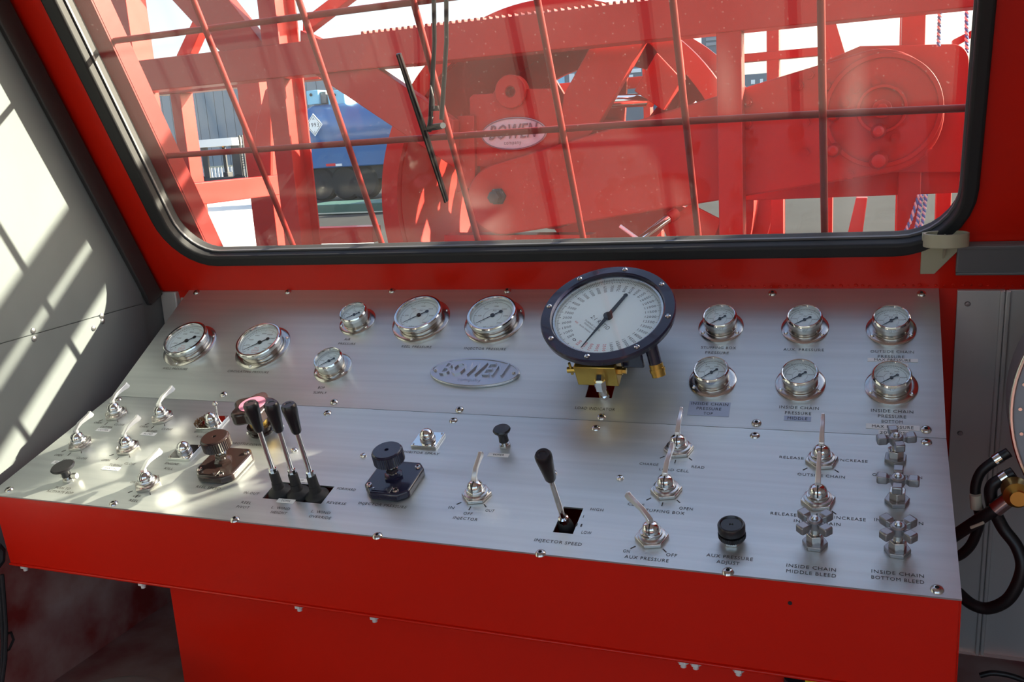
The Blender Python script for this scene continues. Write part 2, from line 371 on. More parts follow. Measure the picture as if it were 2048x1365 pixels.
# right wall with the open doorway behind the operator, front lower wall of aluminium sheets
wr = MB(); wr.prism(side_poly(-1.45, -0.035), XR, XR+0.05, SIDE); wr.box((XR, YB, ZC-0.08), (XR+0.05, -1.45, ZC+0.03))
tag(wr.build('wall_right', ALUM, smooth=0), kind='structure')
bk_ = MB(); bk_.box((XL-0.05, YB-0.05, ZF-0.05), (0.75, YB, 0.72)); bk_.box((XL-0.05, YB-0.05, 0.72), (0.12, YB, ZC+0.03)); bk_.box((0.12, YB-0.05, ZC-0.12), (XR+0.05, YB, ZC+0.03))
tag(bk_.build('wall_back', CEIL, smooth=0), kind='structure')
T10 = math.radians(9)
LW2 = Frame((0, TOP.y+0.002, TOP.z), (0, -math.sin(T10), math.cos(T10)), (0, -math.cos(T10), -math.sin(T10)))
LM2 = LW2.M(0, 0)
hgt = -(TOP.z-ZF)/math.cos(T10)
wlow = tag(MB().box((XL, hgt, -0.03), (XR, -0.001, -0.006), LM2).build('wall_lower_front', RED, smooth=0), kind='structure')
for nm, a, b, h0 in (('aluminium_sheet', 1.782, 1.862, 0.004), ('aluminium_sheet', 1.868, 1.985, 0.0), ('aluminium_sheet', 1.991, XR, 0.0)):
    wbuild(MB().box((a, hgt, -0.006), (b, -0.004, h0), LM2), nm, ALUM, wlow, bevel=0.001)
for a in (1.853, 1.862, 1.984):
    wbuild(MB().box((a, hgt, -0.004), (a+0.008, -0.004, 0.010), LM2), 'rib', ALUM, wlow, bevel=0.002)
rv2 = MB().lathe([(0.0, 0.003), (0.004, 0.0025), (0.0055, 0)], 12).mesh('rivet', DULLSTEEL)
for x, y in ((1.80, -0.03), (1.80, -0.30), (1.80, -0.60)):
    r = inst('rivet', rv2, wlow); r.matrix_parent_inverse = I4; r.matrix_local = LW2.M(x, y, 0.004)

# ---------------------------------------------------------------- the console
con = thing('control_console', 'long red operator console with brushed aluminium instrument panels below the window', 'console', Matrix.Translation((CW/2, -0.05, ZF)))
def panel(fr, x0, x1, s0, s1, holes, t=0.003):
    xs = sorted({x0, x1, *[h[0] for h in holes], *[h[1] for h in holes]}); ss = sorted({s0, s1, *[h[2] for h in holes], *[h[3] for h in holes]})
    bm = bmesh.new(); cache = {}
    def vt(x, s):
        if (x, s) not in cache: cache[(x, s)] = bm.verts.new(fr.P(x, s, 0))
        return cache[(x, s)]
    for a, b in zip(xs, xs[1:]):
        for c, d in zip(ss, ss[1:]):
            cx, cs = (a+b)/2, (c+d)/2
            if any(h[0] < cx < h[1] and h[2] < cs < h[3] for h in holes): continue
            bm.faces.new((vt(a, c), vt(b, c), vt(b, d), vt(a, d)))
    r = bmesh.ops.extrude_face_region(bm, geom=bm.faces[:])
    for v in r['geom']:
        if isinstance(v, bmesh.types.BMVert): v.co -= fr.n*t
    bmesh.ops.recalc_face_normals(bm, faces=bm.faces)
    me = bpy.data.meshes.new('panel'); bm.to_mesh(me); bm.free(); return me
HOLE_LD = (1.127, 1.179, 0.056, 0.096)
HOLE_LV = (0.612, 0.736, -0.298, -0.249)
HOLE_IS = (1.171, 1.204, -0.312, -0.249)
def panel_obj(name, fr, *a):
    me = panel(fr, *a); me.materials.append(PANEL); o = bpy.data.objects.new(name, me); C.objects.link(o); return wp(o, con)
pu = panel_obj('upper_panel', UP, 0.0, CW, 0.0005, LU, [HOLE_LD])
pl = panel_obj('lower_panel', LO, 0.0, CW, -LL, -0.0005, [HOLE_LV, HOLE_IS])
# red body: sides, apron, lip, recessed skirt, dark inside
TA = math.radians(4.5); AH = 0.152
AP = Frame((0, BOT.y+0.004, BOT.z-0.003), (0, -math.sin(TA), math.cos(TA)), (0, -math.cos(TA), -math.sin(TA)))
m = MB(); m.box((0.002, -AH, -0.004), (CW-0.002, 0.0, 0.0), AP.M(0, 0)); m.box((0.002, -0.004, -0.02), (CW-0.002, -0.0005, -0.003), AP.M(0, 0))
wbuild(m, 'apron', RED, con, bevel=0.004, seg=3)
m = MB(); m.box((0.002, -AH-0.004, -0.030), (CW-0.002, -AH+0.0005, 0.004), AP.M(0, 0)); wbuild(m, 'apron_lip', RED, con, bevel=0.0015)
lipz = AP.P(0, -AH).z; lipy = AP.P(0, -AH).y
for x in (0.0, CW-0.004):
    pts = [(UP.P(0, LU-0.002, -0.004)), UP.P(0, 0.0, -0.004), LO.P(0, -LL+0.004, -0.004), V((0, lipy+0.006, lipz)), V((0, 0.26, lipz-0.1)), V((0, TOP.y-0.006, TOP.z-0.02))]
    M = Matrix(((0, 0, 1, x), (1, 0, 0, 0), (0, 1, 0, 0), (0, 0, 0, 1)))
    wbuild(MB().prism([(p.y, p.z) for p in pts], 0, 0.004, M), 'side_plate', RED, con, smooth=0)
dh = hit(1580, 1207, AP.n, AP.P(0, 0)); wbuild(MB().cyl(0.003, -0.001, 0.0006, 12, AP.M(dh.x, (dh-AP.o).dot(AP.ey))), 'plugged_hole', INK, con)
SKY_ = lipy+0.045
sx0 = O(340, 1180, SKY_).x
wbuild(MB().box((sx0, SKY_, ZF), (CW-0.01, SKY_+0.004, lipz-0.002)), 'skirt_panel', RED, con, bevel=0.001)
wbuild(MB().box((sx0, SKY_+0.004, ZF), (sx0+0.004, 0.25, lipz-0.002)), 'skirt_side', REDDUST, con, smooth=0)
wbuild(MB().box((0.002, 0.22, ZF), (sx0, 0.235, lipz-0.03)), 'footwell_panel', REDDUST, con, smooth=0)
wbuild(MB().box((0.03, -0.01, -0.075), (CW-0.03, 0.33, -0.070), UP.M(0, 0)), 'inner_tray', RED, con, smooth=0)
bolt = MB(); bolt.hexa(0.009, -0.006, 0.0); bolt.cyl(0.0045, -0.013, -0.006, 12); bolt_me = bolt.mesh('lip_bolt', mat('zinc_bolt', (0.75, 0.75, 0.72), 0.4, 0.2))
for px in ((42, 1121), (280, 1163), (595, 1214), (745, 1232), (1365, 1321), (1390, 1326), (1476, 1338)):
    p = hit(*px, AP.n, AP.P(0, 0)); b = inst('lip_bolt', bolt_me, con, None)
    b.matrix_local = con.matrix_world.inverted() @ Matrix.Translation((p.x, lipy+0.006, lipz-0.0035))
sc = MB(); sc.lathe([(0.0, 0.0015), (0.0028, 0.0015), (0.0030, 0.0043), (0.0052, 0.0040), (0.0076, 0.0024), (0.0088, 0)], 20); sc.mi = 1
sc.hexa(0.0029, 0.0012, 0.0018); scr_me = sc.mesh('panel_screw', [STEEL, INK])
sm = MB(); sm.lathe([(0.0, 0.0050), (0.003, 0.0050), (0.0052, 0.0040), (0.0066, 0.0015), (0.0068, 0)], 16); sm.mi = 1; sm.box((-.0008, -.004, 0.0045), (.0008, .004, 0.0052)); scs_me = sm.mesh('small_screw', [CHROME, INK])
def on_panel(fr, par, name, me, px=None, xs=None, rot=0, h=0):
    x, s = xs if xs else fr.px(*px, h)
    o = inst(name, me, par); o.matrix_parent_inverse = I4; o.matrix_local = fr.M(x, s, h, rot); return o
for px in ((393,585),(576,584),(784,582),(1015,582),(1545,587),(1843,588),(447,790),(668,805),(919,820),(1203,835),(1513,847),(1852,860)):
    on_panel(UP, pu, 'panel_screw', scr_me, px, rot=random.uniform(0, 1))
for px in ((236,800),(655,827),(907,842),(1192,857),(1510,872),(1853,885),(18,980),(227,1008),(470,1040),(755,1073),(1081,1108),(1456,1145),(1874,1180)):
    on_panel(LO, pl, 'panel_screw', scr_me, px, rot=random.uniform(0, 1))
for px in ((499,867),(589,902),(727,913),(1107,948),(1240,958),(562,852)):
    on_panel(LO, pl, 'panel_screw', scs_me, px, rot=random.uniform(0, 3))

# engraved lettering: one object for each word group, children of the panel they are cut into
PITCH, CAP = 0.0056, 0.0066
def lettering(fr, par, body, px, cap=CAP, pitch=PITCH, h=0.0003):
    x, s = fr.px(*px); mb = MB(); add_text(mb, body, None, cap, max(pitch*len(body)-0.001, 0.004) if len(body) > 1 else None)
    o = mb.build('lettering', ENGRAVE, None, smooth=0); o.parent = par; o.matrix_local = fr.M(x, s, h); return o
for b, px in (('WELL PRESSURE',(350,738)),('CIRCULATING PRESSURE',(496,744)),('AIR',(695,679)),('PRESSURE',(694,688)),('BOP',(643,776)),('SUPPLY',(640,786)),
              ('REEL PRESSURE',(833,694)),('INJECTOR PRESSURE',(970,698)),('LOAD INDICATOR',(1190,818)),('STUFFING BOX',(1437,696)),('PRESSURE',(1434,706)),
              ('AUX. PRESSURE',(1607,700)),('OUTSIDE CHAIN',(1784,704)),('PRESSURE',(1782,714)),('INSIDE CHAIN',(1598,816)),('PRESSURE',(1596,827)),
              ('INSIDE CHAIN',(1784,823)),('PRESSURE',(1784,833.5)),('BOTTOM',(1784,844))):
    lettering(UP, pu, b, px)
for b, px in (('OPEN',(196,846)),('CUTTER',(213,855)),('CLOSE',(239,850)),('OPEN',(288,854)),('BLIND',(304,863)),('CLOSE',(334,859)),
              ('OPEN',(117,911)),('SLIPS',(136,921)),('CLOSE',(164,917)),('OPEN',(212,921)),('TUBING',(231,931)),('CLOSE',(260,928)),
              ('ON',(266,965)),('OFF',(274,993)),('REEL',(268,1002)),('PUSH TO',(126,977)),('ACTIVATE BOP',(120,984.5)),('EMERGENCY',(409,865)),('KILL',(402,874)),
              ('ENGINE',(344,928)),('KILL',(338,938)),('THROTTLE CONTROL',(497,889)),('REEL SPEED',(417,976)),('IN-OUT',(503,987)),('REEL',(493,1006)),('PIVOT',(486,1015)),
              ('L. WIND',(562,1017)),('HEIGHT',(558,1026)),('FORWARD',(693,979)),('REVERSE',(673,1007)),('L. WIND',(642,1025)),('OVERRIDE',(640,1035)),
              ('INJECTOR PRESSURE',(765,1011)),('INHIBITOR SPRAY',(838,906)),('IN',(903,1016)),('OFF',(936,1028)),('OUT',(980,1022)),('INJECTOR',(931,1038)),
              ('HIGH',(1194,1020)),('I',(1167,1034)),('II',(1158,1051)),('LOW',(1173,1066)),('INJECTOR SPEED',(1116,1085)),('CHARGE',(1298,929)),('LOAD CELL',(1348,941)),('READ',(1396,935)),
              ('CLOSE',(1272,1010)),('OPEN',(1372,1018)),('STUFFING BOX',(1327,1024)),('ON',(1253,1103)),('OFF',(1343,1111)),('AUX PRESSURE',(1293,1118)),
              ('AUX PRESSURE',(1459,1115)),('ADJUST',(1456,1126)),('RELEASE',(1583,916)),('INCREASE',(1706,922)),('OUTSIDE CHAIN',(1642,952)),('RELEASE',(1567,1029)),('INCREASE',(1700,1038)),
              ('INSIDE CHAIN',(1634,1046)),('OUTSIDE CHAIN',(1794,953)),('INSIDE CHAIN',(1622,1136)),('MIDDLE BLEED',(1622,1147.5)),('INSIDE CHAIN',(1795,1148)),('BOTTOM BLEED',(1795,1160)),('INSIDE CHAIN',(1797,1044))):
    lettering(LO, pl, b, px)
def tape(fr, par, body, px, w, hh, cap, base=TAPE, name='label_tape'):
    x, s = fr.px(*px); mb = MB(); mb.box((-w/2, -hh/2, 0), (w/2, hh/2, 0.0005)); mb.mi = 1
    for i, b in enumerate(body if isinstance(body, tuple) else (body,)):
        n = len(body) if isinstance(body, tuple) else 1
        add_text(mb, b, Matrix.Translation((0, ((n-1)/2-i)*cap*1.75, 0.0007)), cap, min(len(b)*cap*0.86, w*0.94))
    o = mb.build(name, [base, INK], None, smooth=0); o.parent = par; o.matrix_local = fr.M(x, s, 0.0002); return o
tape(UP, pu, 'MAX PRESSURE', (1785,721), 0.083, 0.0085, 0.0058); tape(UP, pu, '2000 PSI', (1786,731.5), 0.050, 0.0085, 0.0058)
tape(UP, pu, 'MAX PRESSURE', (1785,855), 0.083, 0.0105, 0.0062); tape(UP, pu, '2000 PSI', (1787,867), 0.046, 0.0105, 0.0062)
tape(UP, pu, ('INSIDE CHAIN', 'PRESSURE', 'TOP'), (1418,818.5), 0.074, 0.0335, 0.0064, BLUETAPE, 'label_plate')
tape(UP, pu, 'MIDDLE', (1595,838), 0.045, 0.0105, 0.0064, BLUETAPE, 'label_plate')
for b, px, w_ in (('CUTTER',(207,861),0.038),('BLIND',(297,869),0.038),('SLIP',(117,926),0.032),('PARTIAL',(222,938),0.042),('DOWN',(572,1003),0.036),('UP',(603,962),0.030),('WIPER',(997,911),0.040)):
    tape(LO, pl, b, px, w_, 0.0105, 0.0052)

# ---------------------------------------------------------------- pressure gauges
def dial_print(mb, r, nums, start=225, span=270, minor=50, cap=0.0045, words=(), radial=False):
    for i in range(minor+1):
        a = math.radians(start-span*i/minor); big = i % max(1, minor//(len(nums)-1)) == 0
        M = Matrix.Rotation(a, 4, 'Z'); mb.box((r*(0.80 if big else 0.87), -0.00035, 0), (r*0.93, 0.00035, 0.0001), M)
    for i, s in enumerate(nums):
        a = math.radians(start-span*i/(len(nums)-1))
        add_text(mb, s, Matrix.Translation((r*0.64*math.cos(a), r*0.64*math.sin(a), 0.0001)), cap)
    for s, x, y, c in words: add_text(mb, s, Matrix.Translation((x*r, y*r, 0.0001)), c)
def make_gauge(kind):
    big = kind != 'small'
    rf, rr, hh, rc = (0.067, 0.0545, 0.029, 0.0500) if big else (0.0432, 0.0318, 0.034, 0.0300)
    root = thing('pressure_gauge', '', 'gauge')
    fl = MB().lathe([(rr*0.9, 0.0), (rf, 0.0), (rf, 0.0022), (rf-0.0012, 0.0032), (rr+0.004, 0.0042), (rr*0.9, 0.0045)], 56, cap=False).build('flange', STEEL, root)
    if big: prof = [(rc, 0.004), (rc, 0.0085), (rr-0.003, 0.0092), (rr-0.001, hh-0.013), (rr-0.001, hh-0.010)]
    else: prof = [(rr+0.001, 0.004), (rr+0.001, 0.0065), (rc, 0.007), (rr-0.0005, 0.008), (rr-0.0005, hh-0.006)]
    MB().lathe(prof, 56, cap=False).build('case', STEEL, root)
    th = 0.0075 if big else 0.0038
    MB().lathe([(rr-0.0012, hh-0.0105), (rr+0.0004, hh-0.0100), (rr+0.0006, hh-0.003), (rr-0.001, hh-0.0008), (rr-th*0.45, hh), (rr-th*0.85, hh-0.0006), (rr-th, hh-0.003), (rr-th-0.0008, hh-0.012), (rr-th-0.0008, hh-0.0135)], 56, cap=False).build('bezel', CHROME, root)
    rd = rr-th-0.0003
    dl = MB().cyl(rd, hh-0.014, hh-0.0125, 48).build('dial', DIAL, root)
    z = hh-0.0124
    pm = MB()
    if kind == 'small':
        dial_print(pm, rd, ['0', '1000', '2000', '3000', '4000', '5000'], cap=0.0026, words=(('PSI', 0, 0.36, 0.0030), ('kPa', 0, -0.78, 0.0030)))
        for i in range(31):
            a = math.radians(225-270*i/30); pm.box((rd*0.44, -0.0002, 0), (rd*0.49, 0.0002, 0.0001), Matrix.Rotation(a, 4, 'Z'))
    elif kind == 'large':
        dial_print(pm, rd, ['0', '500', '1000', '1500', '2000', '2500', '3000'], minor=60, cap=0.0036, words=(('PSI', 0, 0.34, 0.0045), ('kPa x 100', 0, -0.72, 0.0034)))
        for i in range(41):
            a = math.radians(225-270*i/40); pm.box((rd*0.42, -0.0002, 0), (rd*0.47, 0.0002, 0.0001), Matrix.Rotation(a, 4, 'Z'))
    else:
        dial_print(pm, rd, ['0', '2000', '4000', '6000', '8000', '10000', '12000', '14000', '15000'], minor=48, cap=0.0038, start=228, span=264)
    p = pm.build('dial_print', INK, dl, smooth=0); p.location.z = z
    if kind == 'red':
        rm = MB()
        for s, y, c in (('P.S.I.', -0.34, 0.0040), ('LIQUID', -0.50, 0.0038), ('FILLED', -0.64, 0.0038), ('SERVICE GAUGE', -0.78, 0.0030)): add_text(rm, s, Matrix.Translation((0, y*rd, 0.0001)), c)
        p = rm.build('red_dial_print', REDINK, dl, smooth=0); p.location.z = z
    a = math.radians(218); M = Matrix.Rotation(a, 4, 'Z')
    nm = MB(); nm.prism([(-rd*0.42, -0.0012), (0, -0.0012), (rd*0.84, -0.0003), (rd*0.84, 0.0003), (0, 0.0012), (-rd*0.42, 0.0012)], 0.0014, 0.0020, M)
    nm.prism(circ(-rd*0.42, 0, rd*0.095, 14), 0.0014, 0.0021, M); nm.cyl(rd*0.10, 0.0, 0.0035, 14)
    nd = nm.build('pointer', INK, dl); nd.location.z = z
    MB().cyl(rd+0.0003, hh-0.006, hh-0.005, 48).build('lens', LENS, root, smooth=0)
    sm_ = MB().lathe([(0, 0.0032), (0.0022, 0.0030), (0.0036, 0.0014), (0.0040, 0)], 14).mesh('flange_screw', CHROME)
    for k in range(3):
        aa = math.radians(-90+60+120*k) if not big else math.radians(-35+120*k-55)
        s = inst('flange_screw', sm_, fl); s.location = ((rf+rr)/2*math.cos(aa)+0, (rf+rr)/2*math.sin(aa), 0.0035)
    return root
gs, gl_, gr = make_gauge('small'), make_gauge('large'), make_gauge('red')
used = set()
def place(proto, label, fr, x, s, rot=0, group=None, h=0.0):
    o = proto if proto.name not in used else copy_tree(proto)
    used.add(proto.name); o.matrix_world = fr.M(x, s, h, rot); o['label'] = label
    if group: o['group'] = group
    return o
for lab, x, s in (('small round steel gauge above the AIR PRESSURE lettering', .544, .253), ('small round steel gauge above the BOP SUPPLY lettering', .544, .109),
                  ('small flanged steel gauge above the STUFFING BOX PRESSURE lettering', 1.3598, .2500), ('small flanged steel gauge above the AUX. PRESSURE lettering', 1.5165, .2500),
                  ('small flanged steel gauge above the OUTSIDE CHAIN PRESSURE lettering', 1.6668, .2495), ('small flanged steel gauge above the INSIDE CHAIN PRESSURE TOP lettering', 1.3612, .109),
                  ('small flanged steel gauge above the INSIDE CHAIN PRESSURE MIDDLE lettering', 1.5166, .1085), ('small flanged steel gauge above the INSIDE CHAIN PRESSURE BOTTOM lettering', 1.6672, .109)):
    place(gs, lab, UP, x, s, random.uniform(-.06, .06), 'small panel gauges')
for lab, x, s in (('large chrome gauge above the REEL PRESSURE lettering', .7034, .2585), ('large chrome gauge above the INJECTOR PRESSURE lettering', .8789, .2595)):
    place(gl_, lab, UP, x, s, 0, 'large gauges with black dial print')
for lab, x, s in (('large chrome gauge with red print, above the WELL PRESSURE lettering', .124, .1648), ('large chrome gauge with red print, above the CIRCULATING PRESSURE lettering', .332, .1643)):
    place(gr, lab, UP, x, s, 0, 'large gauges with red dial print')

# ---------------------------------------------------------------- load indicator
LX, LS, LH = 1.1695, 0.166, 0.122
ld = thing('load_indicator', 'big round navy dial gauge with screwed rim above the LOAD INDICATOR lettering', 'gauge', UP.M(LX, LS, 0))
m = MB().lathe([(0.040, 0.0), (0.040, 0.060), (0.080, 0.076), (0.106, 0.088), (0.116, LH-0.020), (0.116, LH-0.014)], 72, cap=False); m.build('case', NAVYBLK, ld)
m = MB().lathe([(0.116, LH-0.016), (0.1275, LH-0.014), (0.1290, LH-0.004), (0.1270, LH), (0.1095, LH+0.001), (0.1070, LH-0.001), (0.1055, LH-0.012), (0.1055, LH-0.016)], 96, cap=False); bz = m.build('bezel', NAVYBLK, ld)
scw = MB(); scw.lathe([(0, 0.0035), (0.003, 0.0033), (0.0048, 0.0018), (0.0052, 0)], 14); scw.mi = 1; scw.box((-.0045, -.0007, 0.0031), (.0045, .0007, 0.0037)); scw_me = scw.mesh('bezel_screw', [CHROME, INK])
for k in range(8):
    a = math.radians(84-45*k); s_ = inst('bezel_screw', scw_me, bz); s_.matrix_local = Matrix.Translation((0.1182*math.cos(a), 0.1182*math.sin(a), LH+0.0004)) @ Matrix.Rotation(random.uniform(0, 3), 4, 'Z')
m = MB(); m.ring(circ(0, 0, 0.1054, 96), circ(0, 0, 0.1015, 96), LH-0.016, LH-0.006); m.build('inner_ring', STEEL, ld)
dl = MB().cyl(0.1035, LH-0.017, LH-0.0155, 96).build('dial', DIAL, ld)
pb, prd = MB(), MB(); R_ = 0.1010; step = 360/38.0; A0 = math.degrees(math.atan2(0.1046-0.1669, 1.1159-1.1702))   # where the 0 stands
for i in range(38):
    a = A0 - step*i; ar = math.radians(a); isred = i > 32
    txt = str(500*i) if not isred else str(500*(38-i)); tgt = prd if isred else pb
    flip = math.cos(ar) < -0.02
    M = Matrix.Translation((R_*0.80*math.cos(ar), R_*0.80*math.sin(ar), 0)) @ Matrix.Rotation(ar+(PI if flip else 0), 4, 'Z')
    add_text(tgt, txt, M, 0.0060 if i else 0.0090)
    for j in range(5):
        aj = math.radians(a-step*j/5); tgt.box((R_*(0.925 if j == 0 else 0.955), -0.0004, 0), (R_*0.995, 0.0004, 0.0001), Matrix.Rotation(aj, 4, 'Z'))
tr = math.atan2(0.1322-0.1666, 1.1793-1.1381); TM = Matrix.Rotation(tr, 4, 'Z')
add_text(pb, '2:1 RATIO', TM @ Matrix.Translation((0, -0.019, 0)), 0.0088, 0.052)
for k, (s_, wd_) in enumerate((('MARTIN DECKER TUBING LOAD', 0.046), ('POUNDS INDICATED', 0.034))): add_text(pb, s_.replace('MARTIN DECKER ', ''), TM @ Matrix.Translation((-0.006, -0.034-0.006*k, 0)), 0.0036, wd_)
add_text(pb, 'BLACK TENSION', TM @ Matrix.Translation((-0.010, -0.049, 0)), 0.0030, 0.032); add_text(prd, 'RED', TM @ Matrix.Translation((-0.036, -0.049, 0)), 0.0034, 0.008)
for mb_, mt_, nm_ in ((pb, INK, 'dial_print'), (prd, REDINK, 'red_dial_print')):
    p = mb_.build(nm_, mt_, dl, smooth=0); p.location.z = LH-0.0153
aN = math.atan2(0.0817-0.1669, 1.1357-1.1702); M = Matrix.Rotation(aN, 4, 'Z')
nm = MB(); nm.prism([(-0.062, -0.0030), (0.0, -0.0040), (0.050, -0.0016), (0.090, -0.0005), (0.090, 0.0005), (0.050, 0.0016), (0.0, 0.0040), (-0.062, 0.0030)], 0.003, 0.0045, M); nm.cyl(0.0085, 0.0, 0.0065, 28)
nm.prism(circ(-0.062, 0, 0.0044, 12), 0.003, 0.0045, M)
p = nm.build('pointer', INK, dl); p.location.z = LH-0.0155
MB().cyl(0.1054, LH-0.005, LH-0.004, 72).build('lens', LENS, ld, smooth=0)
# brass manifold block at the foot of the case, chrome elbow going into the panel, brass cap
bk = MB(); bk.cbox((-0.013, -0.082, 0.050), (0.080, 0.040, 0.050)); bo = bk.build('manifold_block', BRASS, ld, bevel=0.002)
fm = MB(); fm.rod((-0.050, -0.090, 0.056), (-0.070, -0.092, 0.056), 0.006, 12); fm.rod((-0.063, -0.091, 0.044), (-0.063, -0.091, 0.074), 0.0028, 8); fm.build('bleed_tee', BRASS, bo)
fm = MB(); fm.rod((0.026, -0.088, 0.054), (0.036, -0.088, 0.054), 0.0085, 6); fm.rod((0.035, -0.088, 0.054), (0.043, -0.088, 0.054), 0.006, 6); fm.build('plug', BRASS, bo)
em = MB(); em.rod((-0.006, -0.100, 0.050), (-0.005, -0.112, 0.046), 0.0090, 6); em.rod((-0.005, -0.110, 0.049), (-0.005, -0.114, 0.030), 0.0112, 6); em.rod((-0.005, -0.113, 0.034), (-0.004, -0.106, -0.002), 0.0080, 12)
em.rod((-0.0045, -0.108, 0.010), (-0.004, -0.105, -0.006), 0.0108, 6); em.rod((-0.004, -0.105, -0.002), (-0.004, -0.095, -0.050), 0.006, 10); em.build('elbow_fitting', CHROME, ld)
lg = MB(); lg.cbox((0.054, -0.060, 0.070), (0.042, 0.036, 0.040)); lg.build('case_foot', NAVYBLK, ld, bevel=0.004)
lg = MB(); lg.rod((0.090, -0.060, LH-0.030), (0.098, -0.078, LH-0.060), 0.012, 12); lg.build('spout', NAVYBLK, ld)
lg = MB(); lg.rod((0.0975, -0.077, LH-0.058), (0.103, -0.089, LH-0.078), 0.013, 20); lg.rod((0.0995, -0.081, LH-0.066), (0.101, -0.084, LH-0.071), 0.0145, 20); lg.build('brass_cap', BRASS, ld)

# ---------------------------------------------------------------- oval cast nameplate on the upper panel
def nameplate(name, mat_, W, H, T, parent=None, lm=None):
    lm = lm or mat_
    a, b = W/2, H/2
    ell = lambda k: [(a*k*math.cos(2*PI*i/64), (b-a*(1-k))*math.sin(2*PI*i/64)) for i in range(64)]
    root = MB().prism(ell(1.0), 0, T).build(name, mat_, parent, bevel=T*0.25)
    r = MB(); r.ring(ell(0.985), ell(0.955), T-0.0002, T+W*0.008); r.build('raised_rim', lm, root)
    vs, fs, wd = text_geo('BOWEN'); sx = W*0.70/wd; cap = H*0.44
    # flat letters, thickened into raised lettering, slanted like the cast word mark
    bm = bmesh.new(); bv = [bm.verts.new((x*sx+(y-0.5)*cap*0.25, (y-0.5)*cap+H*0.08, T)) for x, y, z in vs]
    for f in fs:
        try: bm.faces.new([bv[i] for i in f])
        except ValueError: pass
    ex = bmesh.ops.extrude_face_region(bm, geom=bm.faces[:])
    for v in ex['geom']:
        if isinstance(v, bmesh.types.BMVert): v.co.z += W*0.022
    bmesh.ops.recalc_face_normals(bm, faces=bm.faces); me = bpy.data.meshes.new('raised_lettering'); bm.to_mesh(me); bm.free(); me.materials.append(lm)
    inst('raised_lettering', me, root)
    sub = MB(); add_text(sub, 'company', Matrix.Translation((-W*0.02, -H*0.26, T+W*0.006)), H*0.12, W*0.26); sub.build('small_raised_lettering', lm, root, smooth=0)
    rv = MB().lathe([(0, W*0.022), (W*0.012, W*0.02), (W*0.018, W*0.008), (W*0.019, 0)], 14).mesh('rivet', STEEL)
    for sgn in (-1, 1): q = inst('rivet', rv, root); q.location = (sgn*a*0.88, 0, T)
    return root
npl = nameplate('nameplate', PLATE, 0.198, 0.078, 0.006); npl.matrix_world = UP.M(0.881, 0.1065, 0.0)
tag(npl, 'oval cast aluminium nameplate reading BOWEN on the upper panel', 'nameplate')

# ---------------------------------------------------------------- lever switches
def make_switch():
    root = thing('lever_switch', '', 'switch')
    b = MB(); b.hexa(0.0262, 0.0, 0.0065, rot=0.25); b.build('hex_nut', NICKEL, root, bevel=0.0012)
    MB().lathe([(0.0215, 0.006), (0.0205, 0.0095), (0.0170, 0.0105), (0.0165, 0.0135)], 32).build('washer', NICKEL, root)
    b = MB(); b.hexa(0.0165, 0.0105, 0.0155, rot=0.6); b.build('lock_nut', CHROME, root, bevel=0.001)
    b = MB(); b.lathe([(0.0135, 0.0150), (0.0140, 0.0190), (0.0125, 0.0250), (0.0080, 0.0295), (0.0, 0.0310)], 28); b.mi = 1
    b.tube([(0, -0.0139, 0.018), (0, -0.0126, 0.0250), (0, -0.0082, 0.0295), (0, 0, 0.0311)], 0.0010, 6); b.build('ball_cap', [CHROME, INK], root)
    return root
def make_lever(root, tip):
    tip = V(tip); base = V((0, 0.002, 0.024)); d = tip-base
    ax = V((1, 0, 0)) if abs(d.x) < 0.02 else V((d.y, -d.x, 0)).normalized()      # thin direction of the blade
    up = V((0, 0, 1)); fwd = (d - up*d.z).normalized()
    k0 = base + up*0.012 + fwd*0.002; k1 = base.lerp(tip, 0.34) + up*0.011; k2 = base.lerp(tip, 0.66) + up*0.005
    def nr(v): return ax.cross(v).normalized()
    l = MB(); l.ribbon([(base-up*0.004, ax*0.0046, nr(up)*0.0048), (k0, ax*0.0042, nr(up)*0.0042), (k1, ax*0.0036, nr(d+up*0.01)*0.0040), (k2, ax*0.0032, nr(d)*0.0050), (tip-d*0.10, ax*0.0030, nr(d)*0.0068), (tip, ax*0.0028, nr(d)*0.0070), (tip+d*0.03, ax*0.0020, nr(d)*0.0055)])
    l.build('lever', LEVER, root, bevel=0.0009)
sw = make_switch(); first = True
